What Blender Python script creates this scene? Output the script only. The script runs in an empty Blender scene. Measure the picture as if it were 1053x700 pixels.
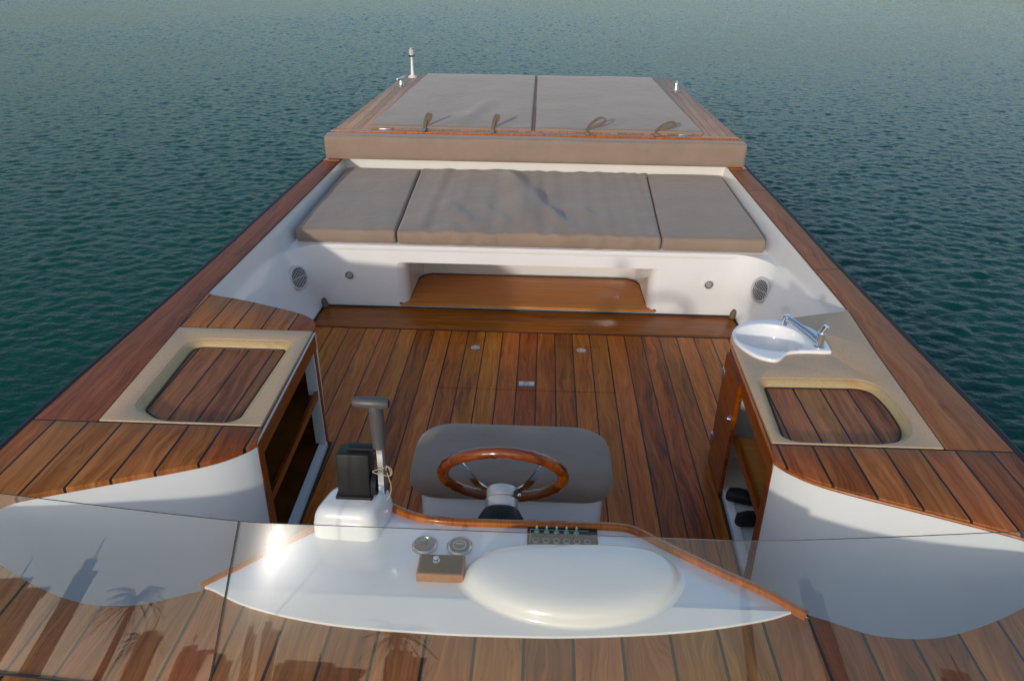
import bpy, bmesh, math, random
from mathutils import Vector, Matrix, noise
from mathutils.geometry import tessellate_polygon
random.seed(7)
R = math.radians
scene = bpy.context.scene
COL = scene.collection

# ------------------------------------------------------------------ camera
cam_d = bpy.data.cameras.new('camera'); cam = bpy.data.objects.new('camera', cam_d); COL.objects.link(cam)
cam_d.sensor_width = 36; cam_d.lens = 36 * 796.8 / 1053
cam_d.clip_start = 0.02; cam_d.clip_end = 6000
yaw, pitch, roll = 0.03688, 0.47450, 0.01264
cy, sy, cp, sp = math.cos(yaw), math.sin(yaw), math.cos(pitch), math.sin(pitch)
fw = Vector((-sy*cp, cy*cp, -sp)); rt = Vector((cy, sy, 0)); up = rt.cross(fw)
r2 = rt*math.cos(roll) + up*math.sin(roll); u2 = up*math.cos(roll) - rt*math.sin(roll)
M = Matrix((r2, u2, -fw)).transposed().to_4x4(); M.translation = Vector((0.0734, 0, 2.15))
cam.matrix_world = M
scene.camera = cam

# ------------------------------------------------------------------ light
SUN_AZ, SUN_EL = 199.0, 12.8        # compass azimuth (+Y = 0, clockwise), elevation
w = bpy.data.worlds.new("World"); scene.world = w; w.use_nodes = True
nt = w.node_tree; nt.nodes.clear()
sky = nt.nodes.new('ShaderNodeTexSky'); sky.sky_type = 'NISHITA'; sky.sun_disc = False
sky.sun_elevation = R(SUN_EL); sky.sun_rotation = R(SUN_AZ)
sky.air_density = 1.0; sky.dust_density = 3.4; sky.ozone_density = 1.7
bg = nt.nodes.new('ShaderNodeBackground'); bg.inputs[1].default_value = 0.15
wo = nt.nodes.new('ShaderNodeOutputWorld')
bw = nt.nodes.new('ShaderNodeRGBToBW'); nt.links.new(sky.outputs[0], bw.inputs[0])      # thin high haze evens out the glow round the low sun
m1 = nt.nodes.new('ShaderNodeMath'); m1.operation = 'MULTIPLY_ADD'; nt.links.new(bw.outputs[0], m1.inputs[0]); m1.inputs[1].default_value = 1/9.5; m1.inputs[2].default_value = 1.0
m2 = nt.nodes.new('ShaderNodeMath'); m2.operation = 'DIVIDE'; m2.inputs[0].default_value = 1.0; nt.links.new(m1.outputs[0], m2.inputs[1])
soft = nt.nodes.new('ShaderNodeVectorMath'); soft.operation = 'SCALE'; nt.links.new(sky.outputs[0], soft.inputs[0]); nt.links.new(m2.outputs[0], soft.inputs[3])
veil = nt.nodes.new('ShaderNodeMix'); veil.data_type = 'RGBA'; veil.blend_type = 'DARKEN'; veil.inputs[0].default_value = 1.0
veil.inputs[7].default_value = (9.0, 8.6, 8.4, 1)
nt.links.new(sky.outputs[0], veil.inputs[6])
blend = nt.nodes.new('ShaderNodeMix'); blend.data_type = 'RGBA'; blend.inputs[0].default_value = 0.65
nt.links.new(veil.outputs[2], blend.inputs[6]); nt.links.new(soft.outputs[0], blend.inputs[7]); nt.links.new(blend.outputs[2], bg.inputs[0])
nt.links.new(bg.outputs[0], wo.inputs[0])
sl = bpy.data.lights.new('sun', 'SUN'); sl.energy = 1.15; sl.angle = R(2.0); sl.color = (1.0, 0.90, 0.78)
so = bpy.data.objects.new('sun', sl); COL.objects.link(so)
sd = Vector((math.sin(R(SUN_AZ))*math.cos(R(SUN_EL)), math.cos(R(SUN_AZ))*math.cos(R(SUN_EL)), math.sin(R(SUN_EL))))
so.rotation_euler = sd.to_track_quat('Z', 'Y').to_euler(); so.location = (0, 0, 20)
vs = scene.view_settings
vs.view_transform = 'Standard'; vs.look = 'None'; vs.exposure = 0.74; vs.gamma = 1.0; vs.use_curve_mapping = False
scene.cycles.max_bounces = 10; scene.cycles.transparent_max_bounces = 12

# ------------------------------------------------------------------ materials
def newmat(name):
    m = bpy.data.materials.new(name); m.use_nodes = True
    n = m.node_tree; b = n.nodes['Principled BSDF']
    return m, n, b
class NT:
    """tiny helper for wiring nodes"""
    def __init__(s, n): s.n = n
    def node(s, t, **k):
        x = s.n.nodes.new(t)
        for a, v in k.items(): setattr(x, a, v)
        return x
    def l(s, a, b): s.n.links.new(a, b)
    def math(s, op, a, b=None, c=None, clamp=False):
        x = s.node('ShaderNodeMath', operation=op); x.use_clamp = clamp
        for i, v in enumerate((a, b, c)):
            if v is None: continue
            if isinstance(v, (int, float)): x.inputs[i].default_value = v
            else: s.l(v, x.inputs[i])
        return x.outputs[0]
    def ramp(s, f, stops, interp='LINEAR'):
        x = s.node('ShaderNodeValToRGB'); x.color_ramp.interpolation = interp
        e = x.color_ramp.elements
        while len(e) < len(stops): e.new(0.5)
        for i, (p, c) in enumerate(stops): e[i].position = p; e[i].color = (*c, 1)
        s.l(f, x.inputs[0]); return x.outputs[0]
    def noise(s, vec, scale, detail=4, rough=0.5, dist=0.0):
        x = s.node('ShaderNodeTexNoise'); x.inputs['Scale'].default_value = scale
        x.inputs['Detail'].default_value = detail; x.inputs['Roughness'].default_value = rough
        x.inputs['Distortion'].default_value = dist
        if vec is not None: s.l(vec, x.inputs['Vector'])
        return x.outputs['Fac']
    def mix(s, f, a, b, mode='MIX'):
        x = s.node('ShaderNodeMix', data_type='RGBA', blend_type=mode)
        for i, v in ((0, f), (6, a), (7, b)):
            if isinstance(v, (int, float)): x.inputs[i].default_value = v
            elif isinstance(v, tuple): x.inputs[i].default_value = (*v, 1)
            else: s.l(v, x.inputs[i])
        return x.outputs[2]
    def bump(s, h, strength, dist, norm=None):
        x = s.node('ShaderNodeBump'); x.inputs['Strength'].default_value = strength; x.inputs['Distance'].default_value = dist
        s.l(h, x.inputs['Height'])
        if norm is not None: s.l(norm, x.inputs['Normal'])
        return x.outputs[0]
    def comb(s, x, y, z):
        c = s.node('ShaderNodeCombineXYZ')
        for i, v in enumerate((x, y, z)):
            if isinstance(v, (int, float)): c.inputs[i].default_value = v
            else: s.l(v, c.inputs[i])
        return c.outputs[0]

def teak(name, w=0.12, off=0.0, axis='X', caulk=0.006, dark=(0.055, 0.018, 0.007), mid=(0.16, 0.055, 0.02),
         light=(0.30, 0.125, 0.05), rough=0.42, seed=0.0, var=0.55, coat=0.0, joints=None, across='Z'):
    m, n, b = newmat(name); t = NT(n)
    tc = t.node('ShaderNodeTexCoord'); sx = t.node('ShaderNodeSeparateXYZ'); t.l(tc.outputs['Object'], sx.inputs[0])
    o = {'X': sx.outputs[0], 'Y': sx.outputs[1], 'Z': sx.outputs[2]}
    A = o[axis]; L = o['Y'] if axis == 'X' else o['X']
    if axis == 'Z': L = o['Y']; H = o['X']
    else: H = o['Z']
    if across == 'V': L, H = o['Z'], o['Y']       # grain running up
    p = t.math('DIVIDE', t.math('SUBTRACT', A, off), w); idx = t.math('FLOOR', p); fr = t.math('SUBTRACT', p, idx)
    edge = t.math('MULTIPLY', t.math('MINIMUM', fr, t.math('SUBTRACT', 1.0, fr)), w)
    wn = t.node('ShaderNodeTexWhiteNoise', noise_dimensions='1D'); t.l(t.math('ADD', idx, seed+0.37), wn.inputs['W'])
    rs = t.node('ShaderNodeSeparateColor'); t.l(wn.outputs['Color'], rs.inputs[0])
    ra, rb, rc = rs.outputs
    Ls = t.math('ADD', L, t.math('MULTIPLY', rb, 37.0)); hz = t.math('ADD', H, t.math('MULTIPLY', rc, 11.0))
    # large warp so the grain lines wander
    wv = t.comb(t.math('MULTIPLY', A, 4.0), t.math('MULTIPLY', Ls, 1.3), hz)
    warp = t.noise(wv, 1.6, 3, 0.5)
    Aw = t.math('ADD', A, t.math('MULTIPLY', t.math('SUBTRACT', warp, 0.5), 0.13))
    fine = t.noise(t.comb(t.math('MULTIPLY', Aw, 150.0), t.math('MULTIPLY', Ls, 5.0), hz), 1.0, 5, 0.6)
    med = t.noise(t.comb(t.math('MULTIPLY', Aw, 34.0), t.math('MULTIPLY', Ls, 1.1), hz), 1.0, 4, 0.55, 0.4)
    cloud = t.noise(t.comb(t.math('MULTIPLY', A, 9.0), t.math('MULTIPLY', Ls, 2.2), hz), 1.0, 5, 0.6, 0.8)
    g = t.math('ADD', t.math('MULTIPLY', fine, 0.42), t.math('ADD', t.math('MULTIPLY', med, 0.48), t.math('MULTIPLY', cloud, 0.22)))
    g = t.math('ADD', g, t.math('MULTIPLY', t.math('SUBTRACT', ra, 0.5), 0.15*var/0.55))
    col = t.ramp(g, [(0.36, dark), (0.53, mid), (0.74, light)])
    # a few dark figure marks and weather stains
    st = t.noise(t.comb(t.math('MULTIPLY', A, 14.0), t.math('MULTIPLY', Ls, 4.0), hz), 1.0, 6, 0.7, 1.2)
    stm = t.ramp(st, [(0.60, (0, 0, 0)), (0.74, (1, 1, 1))])
    col = t.mix(t.math('MULTIPLY', stm, 0.75), col, dark, 'MIX')
    hs = t.node('ShaderNodeHueSaturation'); t.l(col, hs.inputs['Color'])
    t.l(t.math('ADD', 0.489, t.math('MULTIPLY', rb, 0.018)), hs.inputs['Hue'])
    t.l(t.math('ADD', 0.85, t.math('MULTIPLY', rc, 0.32)), hs.inputs['Value'])
    col = hs.outputs[0]
    seam = t.math('LESS_THAN', edge, caulk/2)
    height = t.math('ADD', t.math('MULTIPLY', fine, 0.35), t.math('MULTIPLY', t.math('SUBTRACT', 1.0, seam), 1.0))
    if joints:      # butt joints across the planks
        for (jy, jx0, jx1) in joints:
            d = t.math('LESS_THAN', t.math('ABSOLUTE', t.math('SUBTRACT', L, jy)), caulk/2)
            seam = t.math('MAXIMUM', seam, d)
    if caulk > 0: col = t.mix(seam, col, (0.012, 0.011, 0.011))
    t.l(col, b.inputs['Base Color'])
    rr = t.math('ADD', rough-0.08, t.math('MULTIPLY', cloud, 0.22)); t.l(rr, b.inputs['Roughness'])
    b.inputs['Specular IOR Level'].default_value = 0.25
    hs.inputs['Saturation'].default_value = 1.08
    b.inputs['Coat Weight'].default_value = coat; b.inputs['Coat Roughness'].default_value = 0.12
    t.l(t.bump(height, 0.5, 0.0012), b.inputs['Normal'])
    return m

def plain(name, col, rough=0.4, metal=0.0, coat=0.0, bump=None, spec=0.5, var=0.0, vscale=8.0):
    m, n, b = newmat(name); t = NT(n)
    tc = t.node('ShaderNodeTexCoord')
    b.inputs['Roughness'].default_value = rough; b.inputs['Metallic'].default_value = metal
    b.inputs['Coat Weight'].default_value = coat; b.inputs['Coat Roughness'].default_value = 0.08
    b.inputs['Specular IOR Level'].default_value = spec
    f = t.noise(tc.outputs['Object'], vscale, 5, 0.6)
    v = 1.0 - var
    t.l(t.mix(t.ramp(f, [(0.3, (0, 0, 0)), (0.7, (1, 1, 1))]), tuple(c*v for c in col), col), b.inputs['Base Color'])
    if bump: t.l(t.bump(t.noise(tc.outputs['Object'], bump[0], 4, 0.6), bump[1], bump[2]), b.inputs['Normal'])
    return m

deck_wood = teak('deck_teak', w=0.1225, off=0.062, caulk=0.008, seed=3, dark=(0.11, 0.036, 0.014), mid=(0.30, 0.100, 0.037), light=(0.51, 0.208, 0.086), rough=0.5)
side_wood = teak('side_deck_teak', w=0.9, off=-0.45, caulk=0.0, seed=11, dark=(0.11, 0.045, 0.025), mid=(0.29, 0.112, 0.055), light=(0.44, 0.20, 0.105), rough=0.5)
well_wood = teak('recess_teak', w=0.108, off=0.02, caulk=0.007, seed=23, dark=(0.075, 0.028, 0.014), mid=(0.24, 0.095, 0.045), light=(0.42, 0.19, 0.09), rough=0.5)
floor_wood = teak('cockpit_floor_teak', w=0.1065, off=-0.46, caulk=0.007, seed=5, dark=(0.09, 0.022, 0.006), mid=(0.39, 0.112, 0.029), light=(0.64, 0.235, 0.070), rough=0.36)
thresh_wood = teak('threshold_teak', w=0.5, off=4.2, axis='Y', caulk=0.0, seed=2, dark=(0.10, 0.025, 0.007), mid=(0.22, 0.062, 0.018), light=(0.42, 0.14, 0.04), rough=0.32)
aft_wood = teak('aft_deck_teak', w=0.0667, off=0.0, caulk=0.0025, seed=31, dark=(0.34, 0.19, 0.125), mid=(0.50, 0.30, 0.205), light=(0.62, 0.40, 0.29), rough=0.5)
trim_wood = teak('varnished_trim', w=5.0, off=-2.5, caulk=0.0, seed=8, dark=(0.16, 0.045, 0.010), mid=(0.33, 0.105, 0.022), light=(0.50, 0.19, 0.045), rough=0.25, coat=0.6)
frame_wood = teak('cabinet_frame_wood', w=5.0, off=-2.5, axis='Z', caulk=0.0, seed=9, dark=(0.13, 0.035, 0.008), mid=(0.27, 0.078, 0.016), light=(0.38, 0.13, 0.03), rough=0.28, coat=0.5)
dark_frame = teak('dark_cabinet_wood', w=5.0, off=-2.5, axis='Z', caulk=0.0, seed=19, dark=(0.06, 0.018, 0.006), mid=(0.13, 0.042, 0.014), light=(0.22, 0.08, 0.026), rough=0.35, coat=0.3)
ply_wood = teak('plywood_panel', w=5.0, off=-2.5, axis='Y', caulk=0.0, seed=13, dark=(0.34, 0.14, 0.042), mid=(0.50, 0.215, 0.068), light=(0.60, 0.28, 0.095), rough=0.45)
wheel_wood = teak('wheel_mahogany', w=5.0, off=-2.5, axis='Y', caulk=0.0, seed=41, dark=(0.035, 0.006, 0.003), mid=(0.16, 0.028, 0.008), light=(0.33, 0.075, 0.02), rough=0.18, coat=1.0)
gel = plain('white_gelcoat', (0.82, 0.82, 0.82), 0.2, coat=0.6, var=0.06, vscale=4, bump=(3.0, 0.25, 0.01))
gel_in = plain('inner_gelcoat', (0.72, 0.72, 0.71), 0.35, var=0.05)
cowl_gel = plain('cowl_gelcoat', (0.80, 0.79, 0.76), 0.16, coat=0.6, var=0.02)
hullm = plain('dark_hull_paint', (0.012, 0.014, 0.02), 0.2, coat=0.5)
rubber = plain('black_rubber', (0.012, 0.012, 0.013), 0.55)
blackp = plain('black_plastic', (0.013, 0.013, 0.014), 0.5, spec=0.3, bump=(300, 0.3, 0.0005))
greyp = plain('grey_grip', (0.07, 0.07, 0.072), 0.42)
chrome = plain('chrome', (0.75, 0.76, 0.78), 0.10, metal=1.0)
steel = plain('brushed_steel', (0.62, 0.62, 0.62), 0.28, metal=1.0)
alu = plain('silver_column', (0.55, 0.56, 0.57), 0.34, metal=0.6)
grille_m = plain('grille_plastic', (0.60, 0.60, 0.60), 0.4)
hole_m = plain('dark_void', (0.03, 0.03, 0.032), 0.7)
porc = plain('sink_porcelain', (0.82, 0.83, 0.85), 0.12, coat=0.5)
stonem, n_, b_ = newmat('sandstone_composite'); t = NT(n_); tc = t.node('ShaderNodeTexCoord')
f1 = t.noise(tc.outputs['Object'], 420, 2, 0.5); f2 = t.noise(tc.outputs['Object'], 6, 5, 0.6, 0.5)
c1 = t.ramp(f1, [(0.3, (0.42, 0.27, 0.145)), (0.55, (0.62, 0.42, 0.26)), (0.75, (0.72, 0.51, 0.34))])
st = t.ramp(f2, [(0.55, (0, 0, 0)), (0.72, (1, 1, 1))])
t.l(t.mix(t.math('MULTIPLY', st, 0.35), c1, (0.46, 0.29, 0.12)), b_.inputs['Base Color']); b_.inputs['Roughness'].default_value = 0.5
stone_in, n_, b_ = newmat('sandstone_worn_edge'); t = NT(n_); tc = t.node('ShaderNodeTexCoord')
f1 = t.noise(tc.outputs['Object'], 300, 2, 0.5); f2 = t.noise(tc.outputs['Object'], 9, 6, 0.65, 0.8)
c1 = t.ramp(f1, [(0.3, (0.40, 0.26, 0.11)), (0.7, (0.56, 0.42, 0.22))])
st = t.ramp(f2, [(0.54, (0, 0, 0)), (0.68, (1, 1, 1))])
t.l(t.mix(t.math('MULTIPLY', st, 0.6), c1, (0.48, 0.21, 0.06)), b_.inputs['Base Color']); b_.inputs['Roughness'].default_value = 0.45

def fabric(name, col):
    m, n, b = newmat(name); t = NT(n); tc = t.node('ShaderNodeTexCoord')
    f = t.noise(tc.outputs['Object'], 5, 5, 0.6)
    c = t.mix(t.ramp(f, [(0.3, (0, 0, 0)), (0.75, (1, 1, 1))]), tuple(x*0.90 for x in col), tuple(x*1.06 for x in col))
    t.l(c, b.inputs['Base Color']); b.inputs['Roughness'].default_value = 0.72
    b.inputs['Sheen Weight'].default_value = 0.25; b.inputs['Sheen Roughness'].default_value = 0.5
    b.inputs['Specular IOR Level'].default_value = 0.3
    n1 = t.noise(tc.outputs['Object'], 700, 2, 0.5); n2 = t.noise(tc.outputs['Object'], 11, 3, 0.5, 0.6)
    n3 = t.noise(tc.outputs['Object'], 4.5, 4, 0.55, 1.5); nb = t.bump(t.math('ADD', n2, n3), 0.35, 0.013); t.l(t.bump(n1, 0.3, 0.0008, nb), b.inputs['Normal'])
    return m
taupe = fabric('taupe_canvas', (0.270, 0.200, 0.155))
strapm = fabric('strap_webbing', (0.20, 0.155, 0.11))

glassm, n_, b_ = newmat('windscreen_glass'); n_.nodes.remove(b_); t = NT(n_)
tr = t.node('ShaderNodeBsdfTransparent'); tr.inputs[0].default_value = (0.95, 0.965, 0.96, 1)
gl = t.node('ShaderNodeBsdfGlossy'); gl.inputs['Roughness'].default_value = 0.015; gl.inputs[0].default_value = (1, 1, 1, 1)
fr = t.node('ShaderNodeFresnel'); fr.inputs[0].default_value = 1.345
gl2 = t.node('ShaderNodeBsdfGlossy'); gl2.inputs['Roughness'].default_value = 0.16
film = t.node('ShaderNodeMixShader'); film.inputs[0].default_value = 0.16; t.l(gl.outputs[0], film.inputs[1]); t.l(gl2.outputs[0], film.inputs[2])
mx = t.node('ShaderNodeMixShader'); t.l(fr.outputs[0], mx.inputs[0]); t.l(tr.outputs[0], mx.inputs[1]); t.l(film.outputs[0], mx.inputs[2])
t.l(mx.outputs[0], n_.nodes['Material Output'].inputs[0])
glass_edge = plain('glass_edge', (0.03, 0.045, 0.042), 0.2)

waterm, n_, b_ = newmat('sea_water'); t = NT(n_); tc = t.node('ShaderNodeTexCoord')
P = tc.outputs['Object']
def mapn(vec, loc, rot, sc):
    x = t.node('ShaderNodeMapping'); x.inputs['Rotation'].default_value = (0, 0, rot); x.inputs['Scale'].default_value = sc
    x.inputs['Location'].default_value = loc; t.l(vec, x.inputs[0]); return x.outputs[0]
wd = t.noise(mapn(P, (2, 7, 0), 0.3, (1.0, 1.5, 1)), 13, 3, 0.5)
t.l(t.bump(wd, 1.0, 0.010), b_.inputs['Normal'])
sxw = t.node('ShaderNodeSeparateXYZ'); t.l(P, sxw.inputs[0])
wl = t.noise(P, 0.12, 3, 0.5)
wx_ = t.math('ADD', t.math('MULTIPLY', sxw.outputs[0], 0.045), t.math('ADD', wl, 0.0), clamp=True)     # greener to port, bluer to starboard: partly sky reflection painted into the body colour
t.l(t.mix(wx_, (0.002, 0.072, 0.044), (0.002, 0.048, 0.046)), b_.inputs['Base Color'])
b_.inputs['Roughness'].default_value = 0.04; b_.inputs['IOR'].default_value = 1.33; b_.inputs['Specular IOR Level'].default_value = 0.12

# ------------------------------------------------------------------ mesh helpers
WL = {}          # world location of parents that are not at the origin
def tag(o, label=None, cat=None, group=None, kind=None):
    if label: o['label'] = label
    if cat: o['category'] = cat
    if group: o['group'] = group
    if kind: o['kind'] = kind
    return o
def empty(name, loc):
    o = bpy.data.objects.new(name, None); COL.objects.link(o); o.location = loc; o.empty_display_size = 0.1
    WL[o.name] = Vector(loc); return o
def link(name, verts, faces, mat, parent=None, smooth=True, origin=None, mats=None, midx=None, angle=35):
    org = Vector(origin) if origin is not None else Vector((0, 0, 0))
    me = bpy.data.meshes.new(name)
    me.from_pydata([tuple(Vector(v)-org) for v in verts], [], faces)
    bm = bmesh.new(); bm.from_mesh(me); bmesh.ops.remove_doubles(bm, verts=bm.verts, dist=1e-5)
    bmesh.ops.recalc_face_normals(bm, faces=bm.faces); bm.to_mesh(me); bm.free()
    me.materials.append(mat)
    for m in (mats or []): me.materials.append(m)
    if midx is not None and len(midx) == len(me.polygons): me.polygons.foreach_set('material_index', midx)
    if smooth:
        me.polygons.foreach_set('use_smooth', [True]*len(me.polygons)); me.set_sharp_from_angle(angle=R(angle))
    o = bpy.data.objects.new(name, me); COL.objects.link(o)
    WL[o.name] = org
    pw = WL.get(parent.name, Vector((0, 0, 0))) if parent else Vector((0, 0, 0))
    if parent: o.parent = parent
    o.location = org - pw
    return o

class G:
    """collects geometry for one mesh"""
    def __init__(s): s.v = []; s.f = []; s.m = []
    def add(s, v, f, mi=0):
        k = len(s.v); s.v += [Vector(p) for p in v]; s.f += [tuple(i+k for i in q) for q in f]; s.m += [mi]*len(f); return s
    def build(s, name, mat, parent=None, **k): return link(name, s.v, s.f, mat, parent, **k)
    def loft(s, rows, closed=False, caps=False, mi=0):
        n = len(rows[0]); v = [p for r in rows for p in r]; f = []
        for i in range(len(rows)-1):
            for j in range(n if closed else n-1):
                a = i*n+j; b2 = i*n+(j+1) % n
                f.append((a, b2, b2+n, a+n))
        if caps: f.append(tuple(range(n))[::-1]); f.append(tuple((len(rows)-1)*n+j for j in range(n)))
        return s.add(v, f, mi)
    def tube(s, path, r, seg=10, closed=False, caps=True, mi=0):
        path = [Vector(p) for p in path]; n = len(path); rows = []
        rr = r if isinstance(r, (list, tuple)) else [r]*n
        nrm = None
        for i, p in enumerate(path):
            a = path[(i-1) % n] if (closed or i) else path[i]; b2 = path[(i+1) % n] if (closed or i < n-1) else path[i]
            tdir = (b2-a).normalized()
            if nrm is None:
                nrm = tdir.orthogonal().normalized()
            nrm = (nrm - tdir*nrm.dot(tdir)).normalized(); bi = tdir.cross(nrm)
            rows.append([p + (nrm*math.cos(2*math.pi*k/seg) + bi*math.sin(2*math.pi*k/seg))*rr[i] for k in range(seg)])
        if closed: rows.append(rows[0])
        return s.loft(rows, closed=True, caps=caps and not closed, mi=mi)
    def box(s, c, d, bev=0.0, rot=None, mi=0, seg=2):
        bm = bmesh.new(); bmesh.ops.create_cube(bm, size=1.0)
        for v in bm.verts: v.co = Vector((v.co.x*d[0], v.co.y*d[1], v.co.z*d[2]))
        if bev: bmesh.ops.bevel(bm, geom=bm.edges[:], offset=bev, segments=seg, profile=0.5, affect='EDGES')
        if rot is not None: bmesh.ops.transform(bm, matrix=rot, verts=bm.verts)
        bmesh.ops.translate(bm, vec=Vector(c), verts=bm.verts)
        bm.verts.index_update()
        s.add([v.co.copy() for v in bm.verts], [tuple(v.index for v in f.verts) for f in bm.faces], mi); bm.free(); return s
    def lathe(s, prof, origin, axis=(0, 0, 1), seg=28, mi=0, sx=1.0, xdir=None, caps=True):
        ax = Vector(axis).normalized(); a = Vector(xdir).normalized() if xdir else ax.orthogonal().normalized(); b2 = ax.cross(a); o = Vector(origin)
        rows = [[o + ax*z + (a*math.cos(2*math.pi*k/seg)*sx + b2*math.sin(2*math.pi*k/seg))*max(r, 1e-4) for k in range(seg)] for r, z in prof]
        return s.loft(rows, closed=True, caps=caps, mi=mi)

def area2(p): return sum(p[i][0]*p[(i+1) % len(p)][1]-p[(i+1) % len(p)][0]*p[i][1] for i in range(len(p)))
def offset(poly, d):
    """inset (d>0) a ccw polygon by mitred normals"""
    n = len(poly); out = []
    for i in range(n):
        p0, p1, p2 = Vector(poly[i-1][:2]), Vector(poly[i][:2]), Vector(poly[(i+1) % n][:2])
        a = (p1-p0).normalized(); b2 = (p2-p1).normalized()
        na = Vector((-a.y, a.x)); nb = Vector((-b2.y, b2.x)); m = na+nb
        if m.length < 1e-6: m = na
        m.normalize(); c = max(0.35, m.dot(na)); q = p1 + m*(d/c); out.append((q.x, q.y))
    return out
def dedupe(p):
    o = []
    for q in p:
        if not o or (Vector(q)-Vector(o[-1])).length > 1e-4: o.append(tuple(q))
    if (Vector(o[0])-Vector(o[-1])).length < 1e-4: o.pop()
    return o
def plate(outer, z1, th, bev=0.003, holes=(), steps=2, g=None, zf=None, mi=0, bottom=True):
    """solid slab from plan outlines; rounded upper edge; returns G"""
    g = g or G(); zf = zf or (lambda x, y: 0.0)
    loops = []
    outer = dedupe(outer)
    if area2(outer) < 0: outer = outer[::-1]
    loops.append(outer)
    for h_ in holes:
        h_ = dedupe(h_)
        if area2(h_) > 0: h_ = h_[::-1]
        loops.append(h_)
    tops = []
    for lp in loops:
        rows = [[(x, y, z1-th) for x, y in lp]]
        for k in range(steps+1):
            a = (math.pi/2)*k/steps if steps else 0
            q = offset(lp, bev*(1-math.cos(a))) if bev > 0 else lp
            rows.append([(x, y, z1-bev+bev*math.sin(a)) for x, y in q])
        rows = [[(x, y, z+zf(x, y)) for x, y, z in r] for r in rows]
        g.loft(rows, closed=True, mi=mi); tops.append([Vector(p) for p in rows[-1]])
    tri = tessellate_polygon([[Vector((p.x, p.y, 0)) for p in t_] for t_ in tops])
    flat = [p for t_ in tops for p in t_]
    g.add(flat, [tuple(x) for x in tri], mi)
    if bottom:
        g.add([Vector((p[0], p[1], z1-th)) for lp in loops for p in lp], [tuple(x)[::-1] for x in tessellate_polygon([[Vector((x, y, 0)) for x, y in lp] for lp in loops])], mi)
    return g
def rounded(pts, r, n=6):
    """round the corners of a polygon; r scalar or per point"""
    out = []; m = len(pts)
    for i in range(m):
        p0, p1, p2 = Vector(pts[i-1]), Vector(pts[i]), Vector(pts[(i+1) % m])
        rr = r[i] if isinstance(r, (list, tuple)) else r
        a = (p0-p1); b2 = (p2-p1); rr_ = min(rr, a.length*0.49, b2.length*0.49)
        if rr_ < 1e-4: out.append((p1.x, p1.y)); continue
        s = p1 + a.normalized()*rr_; e = p1 + b2.normalized()*rr_
        for k in range(n+1):
            u = k/n; q = s*(1-u)**2 + p1*2*u*(1-u) + e*u*u; out.append((q.x, q.y))
    return out
def cr(pts, n=6, closed=False):
    """Catmull-Rom through points"""
    P = [Vector(p) for p in pts]; m = len(P); out = []
    for i in range(m if closed else m-1):
        p0 = P[(i-1) % m] if (closed or i) else P[0]*2-P[1]; p1 = P[i]; p2 = P[(i+1) % m]
        p3 = P[(i+2) % m] if (closed or i < m-2) else P[-1]*2-P[-2]
        for k in range(n):
            u = k/n; out.append(0.5*((2*p1)+(p2-p0)*u+(2*p0-5*p1+4*p2-p3)*u*u+(3*p1-p0-3*p2+p3)*u**3))
    if not closed: out.append(P[-1])
    return [tuple(p) for p in out]
def interp(tab, x):
    if x <= tab[0][0]: return tab[0][1]
    for (a, b2), (c, d) in zip(tab, tab[1:]):
        if x <= c: return b2+(d-b2)*(x-a)/(c-a)
    return tab[-1][1]
def mirror(pts): return [(-p[0],)+tuple(p[1:]) for p in pts]
def circle(cx, cy_, r, n=24): return [(cx+r*math.cos(2*math.pi*k/n), cy_+r*math.sin(2*math.pi*k/n)) for k in range(n)]

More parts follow.
